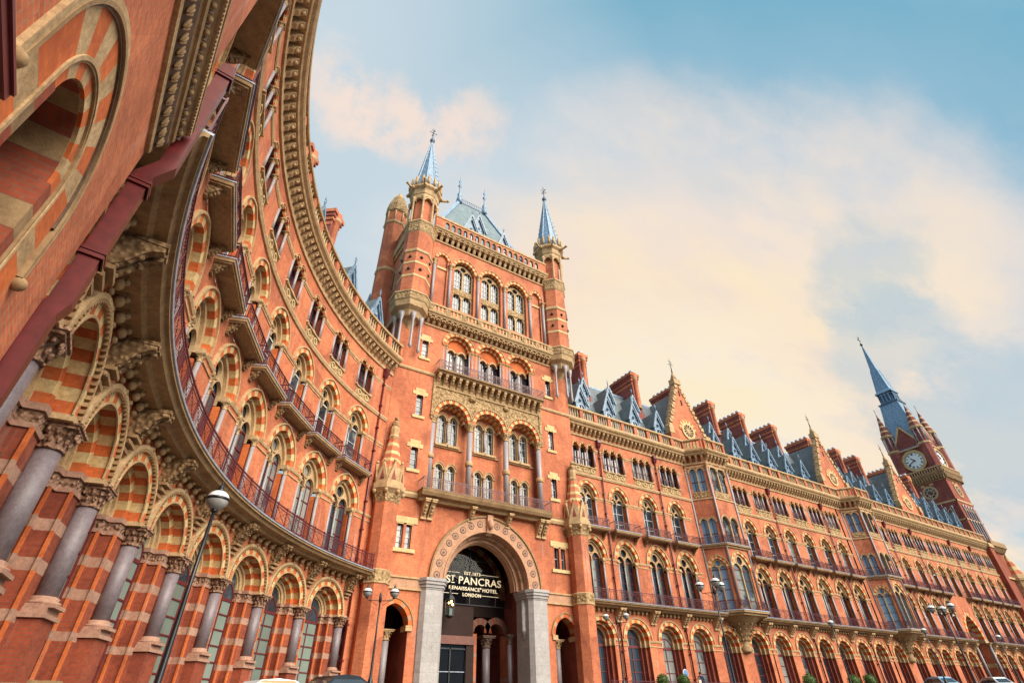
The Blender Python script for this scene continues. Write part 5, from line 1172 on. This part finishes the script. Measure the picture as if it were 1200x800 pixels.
sp.lathe(0, 0, [(3.75 * R2, 50.2), (2.05 * R2, 63.4)], 4, 'lead', False, rot=pi / 4); sp.lathe(0, 0, [(2.3 * R2, 63.3), (2.35 * R2, 63.6), (1.75 * R2, 63.9), (1.75 * R2, 64.2)], 4, 'lead_dark', False, rot=pi / 4)
sp.lathe(0, 0, [(1.35 * R2, 64.2), (1.35 * R2, 66.6)], 4, 'lead_dark', False, rot=pi / 4); sp.lathe(0, 0, [(2.0 * R2, 66.5), (2.0 * R2, 66.8), (1.55 * R2, 67.4), (.75 * R2, 74.), (.08, 83.)], 4, 'lead', False, rot=pi / 4)
for F in FS:
    q = MB()
    for k in range(5): u = -1.6 + .8 * k; q.box(u - .12, u + .12, 1.5, 1.72, 64., 66.5, 'lead')
    for k in range(4): order(q, -1.2 + .8 * k, 65.8, .26, .06, .16, 1.7, 1.5, 6, ['lead'], 1.5)
    q.bar((-1.95, 1.95, 63.5), (-3.5, 3.5, 50.2), .3, 'lead'); q.bar((-1.5, 1.5, 67.4), (-.75, .75, 74.), .2, 'lead'); q.plate([(-.45, 56.5), (.45, 56.5), (0, 58.2)], 2.1, 3.1, 'lead'); q.bar((0, 3., 58.2), (0, 3., 59.2), .08, 'lead'); sp.add(q, F)
vn = MB(); vn.lathe(0, 0, [(.3, 82.4), (.32, 82.9), (.06, 83.3), (.04, 85.5), (0, 86.)], 6, 'black_iron'); vn.bar((-.9, 0, 84.2), (.9, 0, 84.2), .12, 'black_iron'); vn.bar((-.5, .3, 84.9), (.9, -.4, 84.9), .16, 'black_iron')
kb(sp, 'spire', [T('weather_vane', vn)])
en = MB()
banded(en, -4.6, -2.8, 3.6, 5.4, .6, 26.4, (), 'brick_deep'); en.box(-4.8, -2.6, 3.6, 5.6, 26.4, 27.2, 'stone'); en.quad(-2.8, 4.2, .6, 27., 4.4, 'brick_deep'); en.quad(-5., -2.8, .6, 27.2, 4.0, 'brick_dark')
run_mould(en, -2.8, 4.6, [(4.4, 26.), (4.8, 26.2), (5.4, 26.9), (5.6, 27.), (5.6, 28.), (4.4, 28.)], 'stone_brown', 9)
for z in (20.9, 15., 8.2): en.box(-4.7, 4.6, 4.4, 4.7, z, z + .35, 'stone')
kb(en, 'buttress'); 
q = octo([(.4, 15.5, 'stone'), (1.7, 17.5, 'stone_brown'), (1.75, 18., 'stone'), (1.6, 18.1, 'stone'), (1.6, 20.6, 'stone'), (1.85, 20.8, 'stone'), (1.85, 21.2, 'stone'), (1.5, 22., 'brick'), (1.2, 22.8, 'stone_pale'), (.95, 23.6, 'brick'), (.6, 24.6, 'stone_pale'), (.3, 25.5, 'stone'), (.1, 26.4, 'stone')], 4.6, 4.6); kb(q, 'corner_oriel')

# ------------------------------------------------------------------ sign, lantern and small things
SGN = thing('hotel_sign', 'cream lettered hotel sign fixed high on the dark glass inside the entrance arch', 'sign', (TX, TD + 3.05, 8.45))
def text(s, size, x, z, wmax=None, track=1.):
    c = bpy.data.curves.new('lettering', 'FONT'); c.body = s; c.size = size; c.align_x = 'CENTER'; c.extrude = .03; c.space_character = track; c.offset = .004 * size
    c.materials.append(MATS['sign_letters']); o = bpy.data.objects.new('lettering', c); COL.objects.link(o); o.parent = SGN; o.rotation_euler = (pi / 2, 0, 0); o.location = (x, 0, z - 8.45)
    if wmax:
        bpy.context.view_layer.update(); wd = o.dimensions.x
        if wd > 0: o.scale = (wmax / wd, 1, 1)
    bpy.context.view_layer.update(); me = bpy.data.meshes.new_from_object(o.evaluated_get(bpy.context.evaluated_depsgraph_get())); k = bpy.data.objects.new('lettering', me); k.rotation_euler = o.rotation_euler; k.location = o.location; k.scale = o.scale; bpy.data.objects.remove(o); COL.objects.link(k); k.parent = SGN; k.name = 'lettering'
    if not me.materials: me.materials.append(MATS['sign_letters'])
    return k
text('EST.1873', .36, .2, 9.98, 1.6, 1.1); text('S', .82, -2.16, 9.22, .40); text('T', .60, -1.72, 9.40, .42); text('PANCRAS', .84, 1.0, 9.22, 4.28, 1.05); text('RENAISSANCE', .40, -.55, 8.72, 3.0, 1.1); text('\u00ae', .2, 1.06, 8.9); text('HOTEL', .40, 2.0, 8.72, 1.5, 1.1); text('LONDON', .38, .2, 8.26, 1.8, 1.15)
rb = MB(); rb.box(-1.91, -1.53, 0, .03, .77, .83, 'sign_letters')
for s in (-1, 1): rb.box(min(s * 1.05, s * 2.9), max(s * 1.05, s * 2.9), 0, .02, 1.63, 1.66, 'sign_letters'); rb.box(min(s * 1.15, s * 2.9), max(s * 1.15, s * 2.9), 0, .02, -.06, -.03, 'sign_letters')
build(rb, 'rule_line', SGN)
LAN = thing('hanging_lantern', 'glazed hanging lantern with glowing bulbs inside the entrance arch', 'lantern', (20.75, 42.2, 6.5))
m = MB()
for i in range(6): t = 2 * pi * i / 6; m.bar((.36 * cos(t), .36 * sin(t), .05), (.44 * cos(t), .44 * sin(t), 1.2), .05, 'black_iron')
m.lathe(0, 0, [(.1, -.15), (.38, 0), (.38, .06)], 6, 'black_iron', False); m.lathe(0, 0, [(.5, 1.2), (.3, 1.5), (.08, 1.8), (.05, 2.)], 6, 'black_iron', False); m.lathe(0, 0, [(.025, 2.), (.025, 5.4)], 6, 'black_iron'); build(m, 'cage', LAN)
m = MB(); m.lathe(0, 0, [(.33, .08), (.35, .55)], 6, 'glass_frosted', False); build(m, 'lower_glass', LAN)
m = MB(); 
for x, y, z in ((-.15, .2, .95), (.18, .2, .85), (0, .3, 1.05)): m.ball(x, y, z, .085, 'lantern_bulb', 8, 6)
build(m, 'bulb', LAN)

def gz(x, y):
    s = lambda t: (lambda q: q * q * (3 - 2 * q))(min(1, max(0, t)))
    return -1.3 + 2.3 * max(s((y - 14) / 24), s((x - 12) / 60))
def lamp(x, y, zg, arms, label, ang=0., gs=1., group=None):
    z0 = gz(x, y); H = zg - z0
    o = thing('street_lamp', label, 'street lamp', (x, y, z0), ang, group)
    m = MB(); hp = H + .1 if arms == 1 else H - .15
    m.lathe(0, 0, [(.2, 0), (.2, .1), (.15, .2), (.14, .9), (.1, 1.0), (.075, 1.1), (.05, hp * .6), (.04, hp - .4)], 12, 'black_iron')
    if arms > 1: m.lathe(0, 0, [(.055, hp - .4), (.09, hp - .35), (.075, hp), (.03, hp + .12), (0, hp + .2)], 10, 'black_iron')
    build(m, 'post', o)
    spots = [(0., 0.)] if arms == 1 else ([(-.78, 0), (.78, 0)] if arms == 2 else [(.78 * cos(t), .78 * sin(t)) for t in (pi, pi / 3 - .2, -pi / 3 - .2)])
    for u, n in spots:
        if arms > 1:
            a = MB(); d = hypot(u, n); a.bar((0, 0, hp - .3), (u * .9, n * .9, hp - .28), .035, 'black_iron'); a.bar((u * .2, n * .2, hp - .55), (u * .75, n * .75, hp - .3), .02, 'black_iron'); a.bar((u * .9, n * .9, hp - .28), (u, n, H - .32), .035, 'black_iron'); build(a, 'arm', o)
        g = MB(); r = .27 * gs; k = 18
        g.lathe(u, n, [(.05, H - r * 1.25), (r * .35, H - r * 1.1), (r * .3, H - r * .95)], 10, 'black_iron'); g.lathe(u, n, [(r * 1.04, H - .03), (r * 1.06, H), (r * 1.04, H + .03)], k, 'black_iron')
        for i in range(4): t = pi * i / 2 + .4; g.bar((u + r * 1.03 * cos(t), n + r * 1.03 * sin(t), H), (u + r * .3 * cos(t), n + r * .3 * sin(t), H - r * 1.0), .018, 'black_iron')
        p = build(g, 'globe_frame', o)
        q = MB(); q.lathe(u, n, [(r * cos(t), H + r * .85 * sin(t)) for t in [pi / 2 * i / 6 for i in range(6)]] + [(.08, H + r * .84)], k, 'lamp_white'); build(q, 'dome', p)
        q = MB(); q.lathe(u, n, [(r * .3, H - r * .98)] + [(r * cos(t), H + r * sin(t)) for t in [-pi / 2.6 + pi / 2.6 * i / 6 for i in range(7)]], k, 'lamp_bowl'); build(q, 'bowl', p)
        q = MB(); q.lathe(u, n, [(r * .42, H + r * .72), (r * .36, H + r * .98), (r * .2, H + r * 1.1), (r * .24, H + r * 1.3), (r * .1, H + r * 1.4), (.01, H + r * 1.75)], 10, 'black_iron'); build(q, 'cap', p)
lamp(.6, 14.75, 4.49, 1, 'tall single globe lamp standing close in front of the striped arcade', 0, .98)
lamp(11.25, 32.1, 5.93, 2, 'twin globe lamp beside the small side arch left of the gate', -.34)
lamp(31.0, 33.6, 6.05, 2, 'twin globe lamp between the right gate buttress and the long wing', -.75, .9)
lamp(29.0, 22.4, 6.3, 3, 'triple globe lamp standing before the first oriel window of the long wing', .9)
lamp(51.5, 19.3, 6.1, 3, 'triple globe lamp farthest along, standing before the carriage arch', 1.2)
G = 'single lamps along the long wing'
for x, y, zg, l in ((50.9, 27.9, 6.05, 'small single lamp between the two oriel windows'), (64.7, 26.6, 6.0, 'small single lamp just beyond the second oriel window'), (79.9, 25.9, 6.05, 'small single lamp beyond the carriage arch at the far end')): lamp(x, y, zg, 1, l, 0, .95, G)
def topiary(x, y, label, s=1.):
    z0 = gz(x, y); o = thing('topiary', label, 'topiary', (x, y, z0), 0, 'clipped balls along the long wing')
    m = MB(); m.lathe(0, 0, [(.22 * s, 0), (.3 * s, .5 * s), (.33 * s, .52 * s), (.33 * s, .58 * s), (.28 * s, .58 * s)], 14, 'pot_grey'); build(m, 'pot', o)
    m = MB(); rr = random.Random(int(x * 10)); R0 = .42 * s; zc = .58 * s + R0 * .85
    for i in range(900):
        t = rr.uniform(0, 2 * pi); c = rr.uniform(-1, 1); q = sqrt(1 - c * c); r = R0 * rr.uniform(.8, 1.06); p = Vector((r * q * cos(t), r * q * sin(t), zc + r * c)); a = Vector((rr.uniform(-1, 1), rr.uniform(-1, 1), rr.uniform(-1, 1))).normalized() * .05; b = Vector((rr.uniform(-1, 1), rr.uniform(-1, 1), rr.uniform(-1, 1))).normalized() * .035
        m.face([p - a, p + b, p + a, p - b], 'leaf_bright')
    m.ball(0, 0, zc, R0 * .8, 'leaf_bright', 12, 8); build(m, 'crown', o)
for d, az, l, s in ((50, 46.2, 'bright clipped ball shrub under the second ground window of the long wing', 1.15), (50.5, 48.05, 'bright clipped ball shrub beside the blue wall plaque', 1.15), (62, 58.27, 'bright clipped ball shrub standing alone between the oriels', 1.4), (68, 61.55, 'bright clipped ball shrub, nearer one of the pair before the second oriel', 1.4), (69, 62.69, 'bright clipped ball shrub, farther one of the pair before the second oriel', 1.4)):
    topiary(d * sin(radians(az)), d * cos(radians(az)), l, s)
# round plaque on a post-free wall
PLQ = thing('wall_plaque', 'round blue plaque on the brick pier beside the topiary', 'plaque', (45.9, 40.9, 2.95)); m = MB(); m.lathe(0, 0, [(.01, .0), (.34, 0), (.36, .03), (.36, .06)], 24, 'plaque_white'); m.lathe(0, 0, [(.31, -.006), (.31, .0), ], 24, 'plaque_blue')
q = MB(); q.add(m, lambda u, n, z: (u, .06 - z, n)); build(q, 'disc', PLQ)
# area railing along the foot of the wing
ar = MB(); 
for a, b in ((34.3, 52.), (53., 87.)): railing(ar, a, b, 0, 0, 1.15, .16, 'iron_red', 2.2, 6, None)
o = thing('area_railing', 'low maroon iron railing along the foot of the long wing', 'railing', (60., 38.6, 1.)); q = MB(); q.add(ar, lambda u, n, z: (u - 60, n, z)); build(q, 'bars', o)
# cars
def car(x, y, rot, paint, label, length=4.4, hgt=1.48, stripe=None, van=False):
    o = thing('parked_car', label, 'car', (x, y, gz(x, y)), rot); W = .88; L = length / 2
    def section(pts, hw, m):                     # pts: (u,z) outline; hw(z): half width
        mb = MB(); n = len(pts)
        for s in (-1, 1): mb.face([(u, s * hw(z), z) for u, z in pts], m)
        for i in range(n):
            (a, b), (c, d) = pts[i], pts[(i + 1) % n]; mb.face([(a, -hw(b), b), (c, -hw(d), d), (c, hw(d), d), (a, hw(b), b)], m)
        return mb
    hw = lambda z: W if z < .85 else W - (z - .85) * .28
    b = section([(-L, .35), (-L, .75), (-L + .12, .92), (-L * .55, .95), (L * .42, .92), (L * .8, .84), (L, .7), (L, .35), (L * .8, .25), (-L * .8, .25)], hw, paint); body = build(b, 'body', o)
    zr = hgt; r0, r1 = (-L * .62, L * .02)
    P = [(-L * .92, .95)] + [(r0 - .12, zr - .16), (r0, zr - .06), (r0 * .5 + r1 * .5, zr), (r1, zr - .06), (r1 + .15, zr - .14)] + [(L * .42, .92)]
    c = section(P, lambda z: W - .03 - (z - .9) * .3, paint); build(c, 'cabin', o)
    g = MB()
    for s in (-1, 1): g.face([(u, s * (W - .025 - (z - .9) * .3), z) for u, z in ((-L * .8, 1.0), (r0 - .02, zr - .2), (r1 + .05, zr - .18), (L * .34, .99))], 'glass')
    for (a, za), (bb, zb) in (((L * .40, .96), (r1 + .17, zr - .17)), ((-L * .9, .99), (r0 - .14, zr - .19))):
        wa, wb = W - .12 - (za - .9) * .3, W - .1 - (zb - .9) * .3; d = .02 if a > 0 else -.02; g.face([(a + d, -wa, za), (a + d, wa, za), (bb + d, wb, zb), (bb + d, -wb, zb)], 'glass')
    build(g, 'window', o)
    for u in (-L * .62, L * .62):
        for s in (-1, 1): m = MB(); q = MB(); q.lathe(0, 0, [(.2, -.1), (.33, -.1), (.34, 0), (.33, .1), (.2, .1)], 18, 'tyre'); q.lathe(0, 0, [(.01, .09), (.2, .09)], 10, 'chrome'); m.add(q, lambda a, n, z, u=u, s=s: (u + a, s * (W - .1 + z), .34 + n)); build(m, 'wheel', o)
    for s in (-1, 1): m = MB(); m.ball(L * .95, s * .62, .72, .12, 'lamp_white', 8, 5); build(m, 'headlight', o); m = MB(); m.box(-L - .01, -L + .06, min(s * .55, s * .8), max(s * .55, s * .8), .7, .85, 'paint_red'); build(m, 'tail_light', o); m = MB(); m.box(L * .3, L * .36, min(s * (W - .02), s * (W + .16)), max(s * (W - .02), s * (W + .16)), .92, 1.05, paint); build(m, 'mirror', o)
    if stripe:
        m = MB()
        for s in (-1, 1): m.face([(u, s * (W - .02 - (z - .9) * .3), z) for u, z in ((-L * .66, zr - .15), (r0 + .1, zr - .07), (r1 - .1, zr - .07), (r1 + .1, zr - .15))], stripe)
        build(m, 'stripe', o)
    return o
car(5.6, 26.0, .25, 'paint_white', 'white saloon car with orange roof stripe parked before the striped arcade', 4.5, 1.42, 'car_stripe')
car(8.7, 27.6, .35, 'paint_dark', 'black car parked nearest the left gate buttress', 4.3, 1.46)
car(72.8, 30.9, 1.1, 'paint_blue', 'pale blue car parked before the far arches of the long wing', 4.4, 1.55)
car(82., 29.3, 1.0, 'paint_white', 'white car with a red roof bar parked below the carriage arch', 4.6, 1.55, 'paint_red')
# person by the railing
def person(x, y, rot):
    o = thing('person', 'person in a dark navy top with a pale bag walking beside the long wing', 'person', (x, y, gz(x, y)), rot)
    J = {'pel': (0, 0, .95, .15), 'sp': (0, 0, 1.15, .14), 'ch': (0, 0, 1.35, .16), 'nk': (0, .0, 1.50, .065), 'hd': (0, .015, 1.62, .095), 'tp': (0, .0, 1.70, .085), 'shl': (-.18, 0, 1.42, .065), 'ell': (-.24, -.04, 1.15, .045), 'wrl': (-.24, .12, .95, .034), 'shr': (.18, 0, 1.42, .065), 'elr': (.25, -.02, 1.14, .045), 'wrr': (.24, .06, .92, .034), 'hil': (-.09, 0, .9, .1), 'knl': (-.1, .12, .5, .065), 'anl': (-.1, .02, .08, .045), 'tol': (-.1, .17, .04, .04), 'hir': (.09, 0, .9, .1), 'knr': (.1, -.02, .5, .065), 'anr': (.1, -.2, .12, .045), 'tor': (.1, -.08, .04, .04)}
    E = [('pel', 'sp'), ('sp', 'ch'), ('ch', 'nk'), ('nk', 'hd'), ('hd', 'tp'), ('ch', 'shl'), ('shl', 'ell'), ('ell', 'wrl'), ('ch', 'shr'), ('shr', 'elr'), ('elr', 'wrr'), ('pel', 'hil'), ('hil', 'knl'), ('knl', 'anl'), ('anl', 'tol'), ('pel', 'hir'), ('hir', 'knr'), ('knr', 'anr'), ('anr', 'tor')]
    for s, w in ((-1, 'wrl'), (1, 'wrr')):
        p = J[w]; J[w + 'h'] = (p[0], p[1] + .03, p[2] - .07, .032); E.append((w, w + 'h'))
        for i in range(4): J[w + str(i)] = (p[0], p[1] + .0 + .022 * i, p[2] - .15 - .01 * (i % 3), .009); E.append((w + 'h', w + str(i)))
        J[w + 't'] = (p[0] - s * .03, p[1] + .08, p[2] - .1, .01); E.append((w + 'h', w + 't'))
    ks = list(J); me = bpy.data.meshes.new('body'); me.from_pydata([J[k][:3] for k in ks], [(ks.index(a), ks.index(b)) for a, b in E], [])
    b = bpy.data.objects.new('body', me); COL.objects.link(b); b.parent = o
    b.modifiers.new('Skin', 'SKIN'); b.modifiers.new('Sub', 'SUBSURF').levels = 2; b.modifiers['Sub'].render_levels = 2
    for i, k in enumerate(ks): me.skin_vertices[0].data[i].radius = (J[k][3],) * 2
    me.skin_vertices[0].data[0].use_root = True
    m, nt, bs = new_mat('person_body', .85); pos = nd(nt, 'ShaderNodeTexCoord').outputs['Object']; sx = nd(nt, 'ShaderNodeSeparateXYZ'); nt.links.new(pos, sx.inputs[0])
    c = mix(nt, mathn(nt, 'GREATER_THAN', sx.outputs[2], 1.0), (.05, .07, .13), (.016, .018, .05)); c = mix(nt, mathn(nt, 'GREATER_THAN', sx.outputs[2], 1.49), c, (.50, .29, .20)); nt.links.new(c, bs.inputs['Base Color']); me.materials.append(m)
    h = MB(); h.lathe(0, -.02, [(.1, 1.6), (.115, 1.66), (.1, 1.73), (.05, 1.765), (0.005, 1.775)], 12, 'hair_dark'); build(h, 'hair', o)
    f = MB(); f.ball(0, .115, 1.615, .018, 'skin', 6, 4, 1.4); 
    for s in (-1, 1): f.ball(s * .035, .1, 1.645, .012, 'hair_dark', 6, 4); f.ball(s * .098, .01, 1.63, .025, 'skin', 6, 4, 1.4)
    f.box(-.025, .025, .098, .106, 1.572, 1.58, 'frame_red'); build(f, 'face', o)
    return o
px, py = 54. * sin(radians(49.55)), 54. * cos(radians(49.55))
person(px, py, 2.4)
bg = MB(); bg.box(-.16, .16, -.05, .05, 0, .34, 'bag_pale'); bg.bar((-.1, 0, .34), (0, 0, .55), .02, 'bag_pale'); bg.bar((.1, 0, .34), (0, 0, .55), .02, 'bag_pale')
ob = build(bg, 'shoulder_bag', None, straight, (px - .33, py - .1, gz(px, py) + .85)); ob['label'] = 'pale cloth bag carried by the person in navy'; ob['category'] = 'bag'

# ------------------------------------------------------------------ ground
xs = [-600, -200, -80, -40] + [-20 + 4 * i for i in range(46)] + [200, 300, 600, 1200]; ys = [-600, -200, -60, -30, -10] + [-4 + 3 * i for i in range(20)] + [70, 120, 300, 900]
V = [(x, y, gz(x, y)) for y in ys for x in xs]; nx = len(xs)
Fc = [(j * nx + i, j * nx + i + 1, (j + 1) * nx + i + 1, (j + 1) * nx + i) for j in range(len(ys) - 1) for i in range(nx - 1)]
me = bpy.data.meshes.new('ground'); me.from_pydata(V, [], Fc); me.materials.append(MATS['paving']); me.update()
o = bpy.data.objects.new('ground', me); COL.objects.link(o); o['kind'] = 'structure'

# ------------------------------------------------------------------ sky and sun
SKY_S, SUN_S, EXPO = .43, 3.0, 1.18
W = bpy.data.worlds.new('World'); SC.world = W; W.use_nodes = True; nt = W.node_tree; bg = nt.nodes['Background']
SUN = Vector((.30, -.74, .60)).normalized()
sky = nd(nt, 'ShaderNodeTexSky'); sky.sky_type = 'NISHITA'; sky.sun_disc = False; sky.sun_elevation = math.asin(SUN.z); sky.sun_rotation = atan2(SUN.x, SUN.y)
tc = nd(nt, 'ShaderNodeTexCoord').outputs['Generated']
sep = nd(nt, 'ShaderNodeSeparateXYZ'); nt.links.new(tc, sep.inputs[0])
def dotv(v):
    d = nd(nt, 'ShaderNodeVectorMath', operation='DOT_PRODUCT'); nt.links.new(tc, d.inputs[0]); d.inputs[1].default_value = v; return d.outputs['Value']
# cloud layer: project the direction on a flat layer overhead
zc = mathn(nt, 'ADD', mathn(nt, 'MAXIMUM', sep.outputs[2], 0.), .22)
cx = mathn(nt, 'DIVIDE', sep.outputs[0], zc); cy = mathn(nt, 'DIVIDE', sep.outputs[1], zc)
cmb = nd(nt, 'ShaderNodeCombineXYZ'); nt.links.new(cx, cmb.inputs[0]); nt.links.new(cy, cmb.inputs[1])
mp = nd(nt, 'ShaderNodeMapping'); mp.inputs['Scale'].default_value = (.55, 1.1, 1); mp.inputs['Rotation'].default_value = (0, 0, .5); mp.inputs['Location'].default_value = (3.3, 1.7, 0); nt.links.new(cmb.outputs[0], mp.inputs[0])
n1 = noise(nt, mp.outputs[0], 1.1, 7, .55); n2 = noise(nt, mp.outputs[0], 3.1, 7, .6)
def blob(v, a, b): return ramp(nt, dotv(v), [(a, (0, 0, 0)), (b, (1, 1, 1))])
def times(a, b): return mathn(nt, 'MULTIPLY', a, b)
n3 = noise(nt, mp.outputs[0], 5.5, 9, .62); ctr = lambda f, k: times(mathn(nt, 'SUBTRACT', f, .5), k)
sd = mathn(nt, 'ADD', dotv((.71, .596, .375)), ctr(n1, .10)); sd = mathn(nt, 'ADD', sd, mathn(nt, 'ADD', ctr(n2, .10), ctr(n3, .06)))
col = ramp(nt, sd, [(.58, (.42, .62, .76)), (.70, (.21, .48, .64)), (.77, (.31, .54, .69)), (.83, (.66, .72, .77)), (.885, (.95, .82, .72)), (.93, (1.03, .84, .65)), (.985, (1.04, .92, .74))])
yel = times(ramp(nt, n2, [(.45, (0, 0, 0)), (.62, (1, 1, 1))]), ramp(nt, sd, [(.76, (0, 0, 0)), (.88, (1, 1, 1))])); col = mix(nt, times(yel, .75), col, ramp(nt, sd, [(.80, (1.02, .82, .70)), (.93, (1.06, .90, .60))]))
col = mix(nt, .06, col, mix(nt, 1., sky.outputs[0], (.10, .10, .10), 'MULTIPLY'))
pl = times(ramp(nt, dotv((.04, .68, .73)), [(.80, (0, 0, 0)), (.98, (1, 1, 1))]), ramp(nt, mathn(nt, 'ADD', sd, 0.), [(.80, (1, 1, 1)), (.90, (0, 0, 0))])); col = mix(nt, times(pl, .75), col, (.70, .77, .82))
gb = times(ramp(nt, n2, [(.30, (1, 1, 1)), (.47, (0, 0, 0))]), ramp(nt, dotv((.93, .16, .33)), [(.82, (0, 0, 0)), (.95, (1, 1, 1))])); col = mix(nt, times(gb, .45), col, (.50, .63, .70))
for v, c0, c1, cc, k in (((.970, .165, .13), .980, .9965, (.50, .67, .77), .95), ((.930, .180, .32), .985, .9996, (.50, .63, .71), .7), ((.85, .23, .47), .988, .9996, (.52, .64, .71), .5), ((.80, .20, .56), .985, .9996, (.42, .59, .70), .5)):
    f = ramp(nt, mathn(nt, 'ADD', blob(v, c0, c1), ctr(n3, 1.6 if c0 != .980 else .7)), [(.42, (0, 0, 0)), (.72, (1, 1, 1))]); col = mix(nt, times(f, k), col, cc)
n4 = noise(nt, tc, 17., 9, .65)
for v, c0, c1 in (((.023, .556, .831), .9991, .9999), ((.055, .534, .844), .9988, .9999), ((.093, .521, .849), .9991, .9999), ((.149, .522, .840), .9991, .9999), ((.189, .490, .851), .9989, .9999), ((.235, .459, .857), .9991, .9999), ((-.024, .511, .859), .9990, .9999)):
    f = ramp(nt, mathn(nt, 'ADD', blob(v, c0, c1), ctr(n4, 2.2)), [(.40, (0, 0, 0)), (1.0, (1, 1, 1))]); col = mix(nt, times(times(f, .6), blob(v, c0 - .0006, c0 + .0003)), col, (1.0, .79, .67))
nt.links.new(col, bg.inputs['Color']); bg.inputs['Strength'].default_value = SKY_S
L = bpy.data.lights.new('sun', 'SUN'); L.energy = SUN_S; L.angle = radians(52); L.color = (1., .90, .76)
lo = bpy.data.objects.new('sun', L); COL.objects.link(lo); lo.rotation_euler = (-SUN).to_track_quat('-Z', 'Y').to_euler(); lo.location = (0, -20, 60)

# ------------------------------------------------------------------ camera
cam = bpy.data.cameras.new('camera'); co = bpy.data.objects.new('camera', cam); COL.objects.link(co); SC.camera = co
co.matrix_world = Matrix(((.84495378, -.30496501, -.43937394), (-.53463513, -.50430736, -.67811457), (-.0147783, .80788021, -.58916142))).to_4x4()
cam.sensor_width = 36; cam.lens = 36 * 598 / 1200; cam.clip_start = .05; cam.clip_end = 3000
SC.view_settings.view_transform = 'Standard'; SC.view_settings.look = 'None'; SC.view_settings.gamma = 1; SC.view_settings.exposure = EXPO
SC.cycles.max_bounces = 6; SC.cycles.diffuse_bounces = 3; SC.cycles.glossy_bounces = 3; SC.cycles.caustics_reflective = False; SC.cycles.caustics_refractive = False; SC.cycles.use_denoising = True
